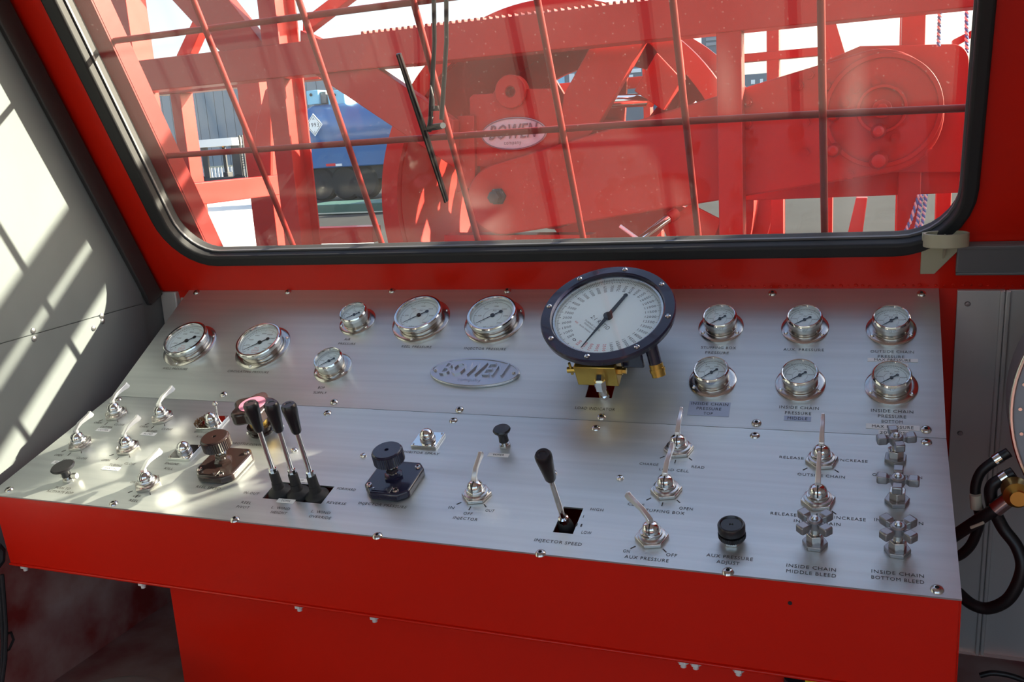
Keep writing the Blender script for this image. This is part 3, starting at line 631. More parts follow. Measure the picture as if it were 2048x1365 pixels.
for lab, px, tip, marks in (('chrome lever switch by the CUTTER lettering at the panel corner', (240,825), (0.004,.056,.046), 3), ('chrome lever switch by the BLIND lettering', (333,832), (0.004,.054,.046), 3),
        ('chrome lever switch by the SLIPS lettering near the mushroom knob', (168,885), (0.004,.053,.046), 3), ('chrome lever switch by the TUBING lettering', (263,893), (0.004,.052,.046), 3),
        ('chrome lever switch above the REEL lettering with an ON and OFF mark', (303,965), (0.004,.054,.044), 3), ('chrome lever switch above the INJECTOR lettering, between IN and OUT', (958,985), (0.003,.042,.060), 3),
        ('chrome lever switch above the LOAD CELL lettering', (1358,893), (0,.052,.050), 3), ('chrome lever switch above the STUFFING BOX lettering', (1335,975), (0.004,.058,.052), 3),
        ('chrome lever switch tilted sideways above the AUX PRESSURE ON OFF lettering', (1308,1070), (-0.040,.032,.056), 2), ('chrome lever switch above the OUTSIDE CHAIN lettering, between RELEASE and INCREASE', (1643,915), (0,.052,.055), 3),
        ('chrome lever switch above the INSIDE CHAIN lettering, between RELEASE and INCREASE', (1635,995), (0,.045,.058), 3)):
    o = sw if first else copy_tree(sw)
    for ch in list(o.children):
        if ch.name.startswith('lever') : bpy.data.objects.remove(ch)
    first = False
    x, s = LO.px(*px, 0.008); x = min(((abs(x-g), g) for g in (.077, .208, .345, 1.013, 1.328, 1.562)))[1]
    o.matrix_world = LO.M(x, s, 0.0); o['label'] = lab; o['group'] = 'lever switches on the lower panel'
    make_lever(o, tip)
    for k, a in enumerate((-135, -90, -45) if marks == 3 else (-135, -45)):
        mk = MB(); mk.box((0.0295, -0.0008, 0), (0.0385, 0.0008, 0.0003), Matrix.Rotation(math.radians(a), 4, 'Z'))
        t_ = mk.build('lettering', ENGRAVE, None, smooth=0); t_.parent = pl; t_.matrix_local = LO.M(x, s, 0.0002)

# ---------------------------------------------------------------- ball-and-plate push stations
def push_station(label, px, rot=0, chain=False):
    x, s = LO.px(*px, 0.004); root = thing('push_station', label, 'push button', LO.M(x, s, 0, rot))
    b = MB(); b.box((-0.026, -0.0235, 0), (0.026, 0.0235, 0.006)); b.build('plate', CHROME, root, bevel=0.0008)
    rv = MB().lathe([(0, .0018), (.0016, .0014), (.002, 0)], 8).mesh('corner_screw', STEEL)
    for sx in (-1, 1):
        for sy in (-1, 1): q = inst('corner_screw', rv, root); q.location = (sx*0.0215, sy*0.019, 0.006)
    b = MB(); b.lathe([(0.0150, 0.006), (0.0150, 0.008), (0.0128, 0.009)], 28); b.build('collar', DULLSTEEL, root)
    b = MB(); r = 0.0138; b.lathe([(r*math.cos(t), 0.0145+r*math.sin(t)) for t in [math.radians(-40+130*i/12) for i in range(12)]]+[(0, 0.0145+r)], 32); b.build('ball', CHROME, root)
    if chain:
        b = MB(); b.rod((0.004, 0.016, 0.006), (0.006, 0.020, 0.034), 0.0022, 10); b.lathe([(0, -.006), (.0045, -.004), (.0062, 0), (.0045, .004), (0, .006)], 14, Matrix.Translation((0.0065, 0.021, 0.038))); b.build('pin_knob', NICKEL, root)
        lk = MB()
        t = [(0.0042*math.cos(2*PI*i/12), 0.0028*math.sin(2*PI*i/12), 0) for i in range(13)]; lk.tube(t, 0.0009, 6); lme = lk.mesh('chain_link', BRONZE)
        rr = random.Random(3); pts = []
        for k in range(34):
            f = k/33; pts.append((-0.030+0.030*f+rr.uniform(-.004, .004)*1.2, -0.014+0.034*f*(0.6+0.4*math.sin(k*0.9))+rr.uniform(-.005, .005), 0.008+0.012*math.sin(f*PI)*rr.uniform(.4, 1.1)))
        for k, p in enumerate(pts):
            q = inst('chain_link', lme, root); q.location = p; q.rotation_euler = (rr.uniform(0, 3), rr.uniform(0, 3), rr.uniform(0, 3))
    return root
push_station('chrome ball button on square plate with a brass chain, by EMERGENCY KILL', (425,846), 0.10, True)
push_station('chrome ball button on square plate above the ENGINE KILL lettering', (370,905), 0.06)
push_station('chrome ball button on square plate above the INHIBITOR SPRAY lettering', (856,880), 0.0)

# ---------------------------------------------------------------- knobs and regulators
def knurl(r0, r1, z0, z1, n=44):
    mb = MB(); mb.prism([((r0 if i % 2 else r1)*math.cos(PI*i/n), (r0 if i % 2 else r1)*math.sin(PI*i/n)) for i in range(2*n)], z0, z1); return mb
def regulator(label, x, s, mt):
    root = thing('pressure_regulator', label, 'regulator', LO.M(x, s, 0))
    poly = [(-0.026, -0.050), (0.028, -0.050), (0.046, -0.036), (0.046, 0.030), (0.032, 0.046), (-0.024, 0.046), (-0.046, 0.022), (-0.046, -0.028)]
    b = MB(); b.prism(poly, 0, 0.016); b.build('base_plate', mt, root, bevel=0.004, seg=3)
    sv = MB(); sv.lathe([(0.0, 0.002), (0.0022, 0.002), (0.0024, 0.0038), (0.0046, 0.0034), (0.0056, 0)], 16); sv.mi = 1; sv.hexa(0.0022, 0.0018, 0.0022); sme = sv.mesh('cap_screw', [STEEL, INK])
    for p in ((0.034, 0.030), (0.022, -0.038), (-0.034, -0.030)): q = inst('cap_screw', sme, root); q.location = (*p, 0.0155)
    b = MB(); b.box((-0.024, -0.043, 0.0155), (0.008, -0.034, 0.0172)); b.build('rating_plate', mt, root)
    b = MB(); b.cyl(0.0018, 0.0165, 0.0185, 8, Matrix.Translation((-0.021, -0.0385, 0))); b.cyl(0.0018, 0.0165, 0.0185, 8, Matrix.Translation((0.005, -0.0385, 0))); b.box((0.010, -0.046, 0.0157), (0.013, -0.030, 0.0168)); b.build('plate_pins', STEEL, root)
    b = MB(); b.lathe([(0.018, 0.015), (0.018, 0.020), (0.014, 0.022)], 6); b.build('gland_nut', mt, root)
    b = MB(); b.cyl(0.0065, 0.020, 0.052, 16); b.build('stem', STEEL, root)
    b = MB(); b.lathe([(0.0105, 0.027), (0.0120, 0.029), (0.0120, 0.034), (0.009, 0.036)], 6); b.build('lock_nut', STEEL, root)
    k = knurl(0.0268, 0.0280, 0.050, 0.070); ko = k.build('knob', mt, root, smooth=0)
    b = MB(); b.lathe([(0.0268, 0.0695), (0.0262, 0.0725), (0.0245, 0.0738), (0.004, 0.0738), (0.0035, 0.071), (0, 0.071)], 36); b.build('knob_top', mt, ko)
    return root
regulator('dark brown regulator with knurled knob above the REEL SPEED lettering', .478, -.222, BROWNBLK)
regulator('navy black regulator with knurled knob above the INJECTOR PRESSURE lettering', .850, -.226, NAVYBLK)
def lobes(R, amp, n, N=90): return [((R+amp*math.cos(n*2*PI*i/N))*math.cos(2*PI*i/N), (R+amp*math.cos(n*2*PI*i/N))*math.sin(2*PI*i/N)) for i in range(N)]
th = thing('throttle_knob', 'large lobed black throttle knob with a pink round label', 'knob', LO.M(.480, -.098, 0, 0.4))
MB().lathe([(0.026, 0), (0.026, 0.004), (0.022, 0.006), (0.0215, 0.011), (0.026, 0.012), (0.026, 0.017), (0.018, 0.019)], 36).build('base_ring', BROWNBLK, th)
MB().lathe([(0.0185, 0.018), (0.0185, 0.032), (0.016, 0.034)], 32).build('sleeve', BRASS, th)
b = MB(); b.prism(lobes(0.0425, 0.0055, 5), 0.040, 0.066); b.build('hand_knob', BROWNBLK, th, bevel=0.005, seg=3)
MB().lathe([(0.020, 0.033), (0.028, 0.042)], 28).build('knob_neck', BROWNBLK, th)
pk = MB(); pk.cyl(0.027, 0.0658, 0.0668, 36); pk.mi = 1
for t_, y_, w_ in (('PUSH TO', .010, .026), ('RELEASE', .003, .030), ('TURN TO', -.005, .026), ('LOCK', -.012, .016)): add_text(pk, t_, Matrix.Translation((0, y_, 0.0670)) , 0.0040, w_)
po = pk.build('round_label', [PINK, REDINK], th); po.rotation_euler.z = -0.6
def mushroom(label, px, tall, rt, mt, h0=0.0, tilt=(0, 0)):
    x, s = LO.px(*px); root = thing('pull_knob', label, 'knob', LO.M(x, s, 0))
    b = MB(); b.hexa(0.0115, 0, 0.006); b.build('hex_nut', STEEL, root, bevel=0.0008)
    b = MB(); b.cyl(0.0055, 0.005, tall*0.45, 14); b.build('shaft', STEEL, root)
    b = MB(); b.lathe([(0.0092, tall*0.30), (0.0085, tall*0.55), (0.0100, tall*0.72), (rt*0.93, tall*0.84), (rt, tall*0.92), (rt*0.9, tall*0.985), (rt*0.5, tall), (0, tall)], 32); b.build('knob_head', mt, root)
    return root
mushroom('black pull knob above the white WIPER tape', (1010,893), 0.040, 0.0165, BLACK)
mp = mushroom('black mushroom push knob above the PUSH TO ACTIVATE BOP lettering', (138,961), 0.036, 0.0235, BLACK)
b = MB(); b.rod((-0.016, 0, 0.010), (0.020, 0.004, 0.010), 0.0038, 10); b.rod((0.012, 0.002, 0.010), (0.022, 0.004, 0.010), 0.006, 6); b.build('cross_pin', NICKEL, mp)
x, s = LO.px(1464, 1086); ak = thing('adjust_knob', 'round black two-tier knob above the AUX PRESSURE ADJUST lettering', 'knob', LO.M(x, s+0.004, 0))
b = MB(); b.hexa(0.0165, 0, 0.007); b.build('hex_nut', NICKEL, ak, bevel=0.001)
k = knurl(0.0195, 0.0203, 0.009, 0.0165, 40).build('knob_skirt', BLACK, ak, smooth=0)
MB().lathe([(0.0150, 0.0155), (0.0150, 0.019), (0.0198, 0.020), (0.0202, 0.030), (0.0185, 0.033), (0.0165, 0.0335), (0.0150, 0.0315), (0.003, 0.0315), (0.002, 0.030), (0, 0.030)], 40).build('knob_top', BLACK, ak)
MB().lathe([(0.010, 0.006), (0.010, 0.010)], 20).build('neck', BLACK, ak)

# ---------------------------------------------------------------- four-arm bleed valves
def bleed_valve():
    root = thing('bleed_valve', '', 'valve')
    b = MB(); b.hexa(0.0180, 0, 0.007, rot=0.2); b.build('panel_nut', DULLSTEEL, root, bevel=0.001)
    b = MB(); b.hexa(0.0125, 0.006, 0.022, rot=0.5); b.build('hex_bonnet', NICKEL, root, bevel=0.001)
    b = MB(); b.lathe([(0.0075, 0.021), (0.0065, 0.024), (0.0065, 0.036)], 18); b.build('stem', STEEL, root)
    h = MB(); h.lathe([(0.0095, 0.033), (0.0105, 0.036), (0.0105, 0.046), (0.008, 0.048)], 20); hd = h.build('handle_hub', DULLSTEEL, root)
    MB().lathe([(0.005, 0.047), (0.005, 0.050), (0.003, 0.0525), (0, 0.053)], 12).build('handle_screw', NICKEL, hd)
    am = MB(); am.ribbon([((0.005, 0, 0.0410), V((0, 0.0035, 0)), V((0, 0, 0.0035))), ((0.0125, 0, 0.0412), V((0, 0.0042, 0)), V((0, 0, 0.0042))), ((0.0150, 0, 0.0415), V((0, 0.0066, 0)), V((0, 0, 0.0062))), ((0.0275, 0, 0.0420), V((0, 0.0070, 0)), V((0, 0, 0.0066))), ((0.0295, 0, 0.0420), V((0, 0.0058, 0)), V((0, 0, 0.0052)))])
    arm = am.mesh('handle_arm', DULLSTEEL)
    for k in range(4):
        a = inst('handle_arm', arm, hd); a.rotation_euler.z = PI/2*k
        bv = a.modifiers.new('bevel', 'BEVEL'); bv.width = 0.0016; bv.segments = 2
    return root
bv0 = bleed_valve(); bv_first = True
for lab, x, s, rot in (('four-arm bleed valve below the 2000 PSI tape, highest of its column', 1.673, -.067, 0.22), ('four-arm bleed valve by the OUTSIDE CHAIN lettering, middle of its column', 1.674, -.172, -0.05),
                       ('four-arm bleed valve above the INSIDE CHAIN BOTTOM BLEED lettering', 1.673, -.282, 0.78), ('four-arm bleed valve above the INSIDE CHAIN MIDDLE BLEED lettering', 1.563, -.284, 0.80)):
    o = bv0 if bv_first else copy_tree(bv0); bv_first = False
    o.matrix_world = LO.M(x, s, 0, rot); o['label'] = lab; o['group'] = 'four-arm bleed valves'

# ---------------------------------------------------------------- hand levers
def hand_lever(label, base, tip, boot, lean, grip=0.058):
    root = thing('hand_lever', label, 'lever', LO.M(base[0], base[1], 0))
    bpt = V((0, 0, -0.010)); tip = V(tip); d = (tip-bpt).normalized(); L = (tip-bpt).length
    q = d.to_track_quat('Z', 'Y').to_matrix().to_4x4(); Mx = Matrix.Translation(bpt) @ q
    if boot:
        MB().lathe([(0.0190, -0.012), (0.0225, -0.006), (0.0215, -0.001), (0.0205, 0.001), (0.0150, 0.004), (0.0110, 0.008), (0.0095, 0.020)], 24).build('boot', RUBBER, root)
        b = MB(); b.lathe([(0.0100, 0.016), (0.0092, 0.026), (0.0088, 0.050), (0.0078, 0.052)], 22, Mx); b.build('socket', RUBBER, root)
        b = MB(); b.lathe([(0.0072, 0.050), (0.0072, 0.060), (0.0055, 0.062)], 8, Mx); b.build('jam_nut', CHROME, root)
        z0 = 0.055
    else:
        b = MB(); b.lathe([(0.0125, -0.030), (0.0135, -0.006), (0.0115, 0.008), (0.0070, 0.014)], 22, Mx); b.build('boot', RUBBER, root)
        b = MB(); b.lathe([(0.0085, 0.012), (0.0085, 0.022), (0.0060, 0.024)], 8, Mx); b.build('jam_nut', CHROME, root); z0 = 0.02
    b = MB(); b.lathe([(0.0050, z0), (0.0044, L-grip+0.004)], 16, Mx); b.build('rod', CHROME, root)
    g = grip; b = MB(); b.lathe([(0.0070, L-g), (0.0088, L-g+0.004), (0.0105, L-g*0.6), (0.0132, L-0.012), (0.0132, L-0.004), (0.0110, L), (0.0065, L), (0.006, L-0.001), (0, L-0.001)], 28, Mx); b.build('grip', BLACK, root)
    return root
for lab, bpx, tpx in (('black gripped hand lever in a rubber boot, beside the REEL PIVOT lettering', (.634,-.274), (500,806)), ('middle black gripped hand lever of the three in the slot', (.674,-.274), (541,806)), ('black gripped hand lever of the three, beside the FORWARD lettering', (.714,-.275), (576,809))):
    p = hit(*tpx, V((1, 0, 0)), V((bpx[0], 0, 0))); loc = p-LO.P(bpx[0], bpx[1])
    hand_lever(lab, bpx, (0, loc.dot(LO.ey), loc.dot(LO.n)), True, 0)['group'] = 'three hand levers in one slot'
p = hit(1085, 908, V((1, 0, 0)), V((1.183, 0, 0))); loc = p-LO.P(1.183, -.284)
hand_lever('single black gripped chrome lever in the slot by the INJECTOR SPEED lettering', (1.183, -.284), (0, loc.dot(LO.ey), loc.dot(LO.n)), False, 0, 0.060)

# ---------------------------------------------------------------- outside the glass: guard, wiper
GF = 0.055                                           # guard stands this far outside the wall
gd = thing('window_guard', 'red welded rod guard bolted over the outside of the window', 'window guard', Matrix.Translation(WA.P(0.9, 0.0, -GF)))
GM = WA.M(0, 0, -GF)
GUARDSHADE = mat('shaded_guard_red', (0.20, 0.008, 0.006), 0.45, spec=0.3, bump=(35, 0.1))  # frame red darkened: the rods' backlit shade is put into the colour
def gpart(mb, name, bevel=0): return wbuild(mb, name, GUARDSHADE, gd, bevel=bevel)
for x in [0.335+0.2445*k for k in range(6)]:
    gpart(MB().rod(GM @ V((x-0.012, 0.02, 0)), GM @ V((x-0.012, 1.05, 0)), 0.0068, 12), 'vertical_rod')
for wv in (0.332, 0.612, 0.892):
    gpart(MB().tube([GM @ V((x, wv+0.010-0.022*max(0, (x-1.0))**2, -0.013)) for x in (0.05, 0.3, 0.6, 0.9, 1.2, 1.5, 1.84)], 0.0068, 12), 'horizontal_rod')
m = MB(); m.box((0.010, 0.0, -0.006), (0.066, 1.10, 0.0), GM); m.box((0.060, 0.0, -0.055), (0.066, 1.10, -0.004), GM); gpart(m, 'side_bar')
m = MB(); m.box((1.82, 0.0, -0.006), (1.87, 1.10, 0.0), GM); gpart(m, 'side_bar')
m = MB(); m.box((0.0, 0.0, -0.03), (1.87, 0.006, 0.0), GM); gpart(m, 'sill_bar')

wpx = lambda u, v, h=-0.03: (lambda p: WA.P(p[0], p[1], h))(WA.px(u, v, h))
wi = thing('windshield_wiper', 'black wiper with twin arms hanging on the outside of the window', 'wiper', Matrix.Translation(WA.P(0.83, 0.41, -0.03)))
a, b = wpx(797, 107, -0.024), wpx(893, 402, -0.024); d = (b-a); sd = V((1, 0, 0)); 
m = MB(); m.ribbon([(a, sd*0.0045, WA.n*0.004), (a+d*0.5+WA.n*-0.003, sd*0.0055, WA.n*0.004), (b, sd*0.0045, WA.n*0.004)]); bl = wbuild(m, 'blade_holder', BLACK, wi, bevel=0.0008)
m = MB(); m.ribbon([(a+WA.n*0.006, sd*0.0016, WA.n*0.003), (b+WA.n*0.006, sd*0.0016, WA.n*0.003)]); wbuild(m, 'rubber_blade', RUBBER, bl)
m = MB(); m.ribbon([(a-sd*0.003-WA.n*0.001, sd*0.0015, WA.n*0.001), (b-sd*0.003-WA.n*0.001, sd*0.0015, WA.n*0.001)]); wbuild(m, 'metal_spine', DULLSTEEL, bl)
mid = wpx(852, 262, -0.030)
for u0, u1 in (((866, -90), (861, 235)), ((892, -90), (883, 238))):
    p0, p1 = wpx(*u0, -0.045), wpx(*u1, -0.036); mdp = (p0+p1)/2+V((0.006, 0, 0))
    wbuild(MB().tube([p0, mdp, p1], [0.0042, 0.0044, 0.0050], 10), 'arm_rod', BLACK, wi)
wbuild(MB().tube([wpx(862, 232, -0.036), wpx(858, 262, -0.032)], 0.0055, 10), 'arm_end', BLACK, wi)
wbuild(MB().tube([wpx(856, 256, -0.032), wpx(884, 252, -0.034)], 0.0065, 10), 'link_bar', BLACK, wi)
wbuild(MB().rod(wpx(886, 251, -0.045), wpx(886, 251, -0.026), 0.006, 10), 'pivot_bolt', DULLSTEEL, wi)
wbuild(MB().tube([wpx(861, 170, -0.034), wpx(868, 200, -0.026), wpx(868, 218, -0.030)], 0.0016, 8), 'clip_wire', DULLSTEEL, wi)
wbuild(MB().cbox((0, 0, 0), (0.016, 0.010, 0.010), Matrix.Translation(wpx(869, 217, -0.034))), 'clip', BLACK, wi)

# ---------------------------------------------------------------- reel skid frame
def oprism(poly, Y, dep):
    """outline given in photo pixels on the plane y=Y, extruded dep metres away"""
    P = [O(u, v, Y) for u, v in poly]; n = len(P)
    mb = MB(); mb.add([tuple(p) for p in P]+[(p.x, p.y+dep, p.z) for p in P], [tuple(range(n)), tuple(range(2*n-1, n-1, -1))]+[(i, (i+1) % n, n+(i+1) % n, n+i) for i in range(n)]); return mb
YN = 1.30
fr_ = thing('skid_structure', 'red welded steel skid frame with posts, beams and braces around the reel', 'steel structure', Matrix.Translation((0.6, 1.6, 0.0)))
def fpart(mb, name='post', m=REDOUT, bevel=0.003): return wbuild(mb, name, m, fr_, bevel=bevel)
def vpost(u0, u1, v, Y, dep, z0=0.0, z1=2.6, name='post', hbeam=False):
    Y += 0.006
    a, b = O(u0, v, Y), O(u1, v, Y)
    if not hbeam: return fpart(MB().box((a.x, Y, z0), (b.x, Y+dep, z1)), name)
    t = 0.008; m = MB(); c = (a.x+b.x)/2
    m.prism([(a.x, Y), (b.x, Y), (b.x, Y+t), (c+t/2, Y+t), (c+t/2, Y+dep-t), (b.x, Y+dep-t), (b.x, Y+dep), (a.x, Y+dep), (a.x, Y+dep-t), (c-t/2, Y+dep-t), (c-t/2, Y+t), (a.x, Y+t)], z0, z1)
    return fpart(m, name, bevel=0)
def xbeam(u, v0, v1, Y, dep, x0, x1, name='beam'):
    z1, z0 = O(u, v0, Y).z, O(u, v1, Y).z; return fpart(MB().box((x0, Y, z0), (x1, Y+dep, z1)), name)
xa = O(263, 150, YN).x
ub = xbeam(700, 71, 141, YN, 0.10, xa, 3.9, 'top_beam')                       # long beam across the upper part of the window
# serrated walkway strip on top of the beam
zt = O(700, 71, YN).z; m = MB()
for i in range(90):
    x = 0.0+i*0.022; m.prism([(x, zt), (x+0.012, zt), (x+0.010, zt+0.010), (x+0.002, zt+0.010)], YN+0.01, YN+0.06, Matrix(((1,0,0,0),(0,0,1,0),(0,1,0,0),(0,0,0,1))))
q = wbuild(m, 'serrated_strip', REDOUT, fr_, smooth=0)
vpost(200, 251, 0, YN, 0.11, z1=2.3, name='corner_post')
vpost(514, 549, 0, YN, 0.13, z1=2.3, hbeam=True)
vpost(341, 361, 200, 2.35, 0.10, z1=1.75)
vpost(506, 550, 440, 2.05, 0.10, z1=1.75)
vpost(1434, 1484, 200, YN, 0.07, z1=zt-0.06)
vpost(1794, 1840, 440, YN+0.22, 0.09, z1=2.0)
vpost(1541, 1567, 440, YN+0.45, 0.07, z1=1.25)
vpost(1872, 1902, 420, YN+0.60, 0.07, z1=1.2)
# beam running away from the cab: its sunlit flank faces the camera
p1, p0 = O(360, 369, YN), O(360, 415, YN); fpart(MB().box((p1.x-0.08, YN, p0.z), (p1.x, 2.05, p1.z)), 'side_beam')
xbeam(440, 165, 178, 2.35, 0.10, O(300, 170, 2.35).x, O(640, 170, 2.35).x, 'rear_beam')
xbeam(1700, 340, 394, YN+0.24, 0.09, O(1487, 390, YN+0.24).x, 3.4, 'lower_beam')
xbeam(1560, 101, 118, 2.45, 0.06, O(1290, 100, 2.45).x, O(1650, 100, 2.45).x, 'rear_rail')
xbeam(1560, 128, 152, 2.45, 0.05, O(1020, 140, 2.45).x, O(1300, 140, 2.45).x, 'rear_rail')
vpost(1533, 1558, 100, 2.45, 0.06, z1=1.95)
vpost(1800, 1850, 60, 2.1, 0.08, z1=2.3)
vpost(1650, 1668, 108, 2.45, 0.06, z1=1.95)
vpost(1283, 1297, 108, 2.45, 0.06, z1=1.95)
xbeam(690, 455, 487, 1.9, 0.08, O(600, 470, 1.9).x, O(745, 470, 1.9).x, 'foot_beam')
# diagonals
for nm, poly, Y, dp in (('brace', [(214,-140),(346,-140),(532,95),(440,104)], YN+0.03, 0.06), ('brace', [(352,112),(469,-140),(490,-140),(380,108)], YN+0.30, 0.05),
                        ('brace', [(600,60),(742,128),(906,240),(908,336),(657,168),(600,130)], YN+0.02, 0.05),
                        ('brace', [(839,-140),(880,-140),(605,70),(605,38)], YN+0.25, 0.05),
                        ('brace', [(1127,190),(1184,86),(1292,76),(1192,256),(1150,300),(1115,290)], YN+0.12, 0.05),
                        ('brace', [(1292,76),(1356,70),(1366,160),(1313,104)], YN+0.12, 0.05), ('brace_flank', [(1268,182),(1313,105),(1364,159),(1326,221)], YN+0.20, 0.05),
                        ('brace', [(1636,30),(1668,30),(1692,112),(1664,118)], 2.2, 0.05), ('brace', [(1690,490),(1712,396),(1735,396),(1722,490)], YN+0.50, 0.05),
                        ('brace', [(1905,80),(1960,52),(1960,66),(1905,96)], 2.2, 0.05),
                        ('gusset', [(505,340),(512,250),(530,180),(541,172),(541,352)], 2.0, 0.02), ('gusset', [(1322,450),(1380,408),(1442,440),(1420,500),(1345,500)], YN+0.30, 0.02)):
    fpart(oprism(poly, Y, dp), nm)
# unseen upper rails and closed end, added for the shadows they cast indoors
for za, zb in ((1.944, 2.059), (2.083, 2.203)):
    fpart(MB().box((xa, YN, za), (2.36, YN+0.012, zb)), 'shadow_rail')
    fpart(MB().box((xa, YN-0.05, za), (2.36, YN, za+0.010)), 'shadow_rail_flange')
fpart(MB().box((2.83, YN, 0.0), (3.95, YN+0.010, 2.203)), 'shadow_end_plate')
fpart(MB().box((2.30, YN+0.01, 0.0), (2.36, YN+0.08, 2.203)), 'corner_post')
fpart(MB().box((3.86, YN+0.01, 0.0), (3.95, YN+0.10, 2.3)), 'corner_post')

# ---------------------------------------------------------------- reel drum
MY = Matrix(((1, 0, 0, 0), (0, 0, 1, 0), (0, 1, 0, 0), (0, 0, 0, 1)))    # local z -> world y
YD = 1.62
dc = O(1108, 408, YD); RD = O(1508, 408, YD).x - dc.x
def ymat(c, y): return Matrix.Translation((c.x, y, c.z)) @ MY
dr = thing('reel_drum', 'large red spoked reel drum standing inside the skid frame', 'reel', Matrix.Translation((dc.x, YD+0.4, dc.z)))
wbuild(MB().ring(circ(0, 0, RD, 120), circ(0, 0, RD*0.905, 120), 0, 0.035, ymat(dc, YD)), 'near_rim', REDOUT, dr, smooth=30)
wbuild(MB().ring(circ(0, 0, RD, 120), circ(0, 0, RD*0.74, 120), 0.0, 0.03, ymat(dc, YD+0.72)), 'far_rim', REDOUT, dr, smooth=30)
for k in range(10):
    a = 2*PI*k/10+0.21; M = ymat(dc, YD+0.74) @ Matrix.Rotation(a, 4, 'Z')
    wbuild(MB().box((RD*0.08, -0.055, 0), (RD*0.93, 0.055, 0.022), M), 'spoke', REDOUT, dr, bevel=0.002)
wbuild(MB().ring(circ(0, 0, RD*0.915, 120), circ(0, 0, RD*0.900, 120), 0.03, 0.72, ymat(dc, YD)), 'core_barrel', REDOUT, dr, smooth=30)
wbuild(MB().ring(circ(0, 0, RD*0.42, 72), circ(0, 0, 0.08, 72), 0, 0.02, ymat(dc, YD+0.72)), 'far_web', REDOUT, dr, smooth=30)
wbuild(MB().lathe([(0.075, -0.06), (0.09, -0.02), (0.09, 0.80), (0.06, 0.84)], 32, ymat(dc, YD)), 'hub', REDOUT, dr)

# ---------------------------------------------------------------- chain case in front of the drum
YC = 1.375
ch = thing('chain_case', 'long red tapered chain case plate with bolted cover ends, in front of the reel', 'machine case', Matrix.Translation((O(1400, 300, YC).x, YC+0.05, 0.9)))
def hull(c1, r1, c2, r2, n=26):
    dx, dy = c2[0]-c1[0], c2[1]-c1[1]; L = math.hypot(dx, dy); th_ = math.atan2(dy, dx); ph = math.acos((r1-r2)/L); pts = []
    for i in range(n+1): a = th_+ph+(2*PI-2*ph)*i/n; pts.append((c1[0]+r1*math.cos(a), c1[1]+r1*math.sin(a)))
    for i in range(n+1): a = th_-ph+(2*ph)*i/n; pts.append((c2[0]+r2*math.cos(a), c2[1]+r2*math.sin(a)))
    return pts
wbuild(oprism(hull((1006, 398), 72, (1764, 222), 125), YC, 0.09), 'case_body', REDOUT, ch, bevel=0.006)
m = MB(); cc = O(1764, 222, YC); rc_ = O(1889, 222, YC).x-cc.x
m.ring(circ(0, 0, rc_*0.985, 72), circ(0, 0, rc_*0.90, 72), -0.010, 0.002, ymat(cc, YC)); wbuild(m, 'cover_rim', REDOUT, ch, bevel=0.002)
m = MB(); c2 = O(1764, 218, YC); m.ring(circ(0, 0, rc_*0.42, 48), circ(0, 0, rc_*0.36, 48), -0.016, 0.002, ymat(c2, YC)); wbuild(m, 'bearing_ring', REDOUT, ch, bevel=0.002)
m = MB(); m.cyl(rc_*0.16, -0.05, 0.0, 24, ymat(c2, YC)); m.hexa(rc_*0.10, -0.075, -0.05, ymat(c2, YC)); wbuild(m, 'shaft_end', REDOUT, ch, bevel=0.002)
hb = MB(); hb.hexa(0.013, 0, 0.012); hb.cyl(0.006, 0.012, 0.018, 10); hb_me = hb.mesh('cover_bolt', REDOUT)
MYF = Matrix(((1, 0, 0, 0), (0, 0, -1, 0), (0, 1, 0, 0), (0, 0, 0, 1)))           # local z -> world -y (towards the cab)
for px in ((1497,205),(1497,248),(1599,172),(1653,172),(1655,245),(1612,245),(1655,305),(1610,305),(1690,205),(1712,178),(1752,165),(1745,252),(1765,255),(1742,275),(1790,275),(1620,150),(1860,306),(1700,350)):
    p = O(*px, YC); b = inst('cover_bolt', hb_me, ch); b.matrix_local = ch.matrix_world.inverted() @ Matrix.Translation(p) @ MYF
for px, r in (((1757, 262), 16), ((1757, 320), 20), ((1668, 232), 12), ((1668, 300), 15)):
    p = O(*px, YC); rr_ = O(px[0]+r, px[1], YC).x-p.x; wbuild(MB().lathe([(rr_, 0), (rr_, 0.03), (rr_*0.7, 0.05), (rr_*0.7, 0.08), (rr_*0.4, 0.085)], 12, Matrix.Translation(p) @ MYF), 'motor_port', REDOUT, ch)
p = O(997, 393, YC); wbuild(MB().lathe([(0.030, 0), (0.030, 0.015), (0.022, 0.02), (0.022, 0.05), (0.014, 0.055)], 6, Matrix.Translation(p) @ MYF), 'pivot_bolt', DARKVEH, ch, bevel=0.001)
# mounting plate with lifting eye
wbuild(oprism([(940,330),(939,196),(946,189),(985,187),(997,170),(1017,200),(1042,166),(1049,178),(1102,177),(1110,184),(1114,205),(1118,320),(1030,345)], YC+0.03, 0.02), 'mounting_plate', REDOUT, ch, bevel=0.002)
pc = O(1017, 183, YC); re_ = O(1048, 183, YC).x-pc.x; rh_ = O(1027, 183, YC).x-pc.x
m = MB(); m.ring(circ(0, 0, re_, 40), circ(0, 0, rh_, 40), 0, 0.045, ymat(pc, YC+0.012)); wbuild(m, 'lifting_eye', REDOUT, ch, bevel=0.003)
wbuild(oprism([(912,232),(948,231),(950,372),(914,385)], YC+0.01, 0.05), 'bracket_flange', REDOUT, ch, bevel=0.002)
wbuild(oprism([(888,470),(1180,470),(1180,520),(888,520)], YC+0.02, 0.08), 'foot_block', REDOUT, ch, bevel=0.002)
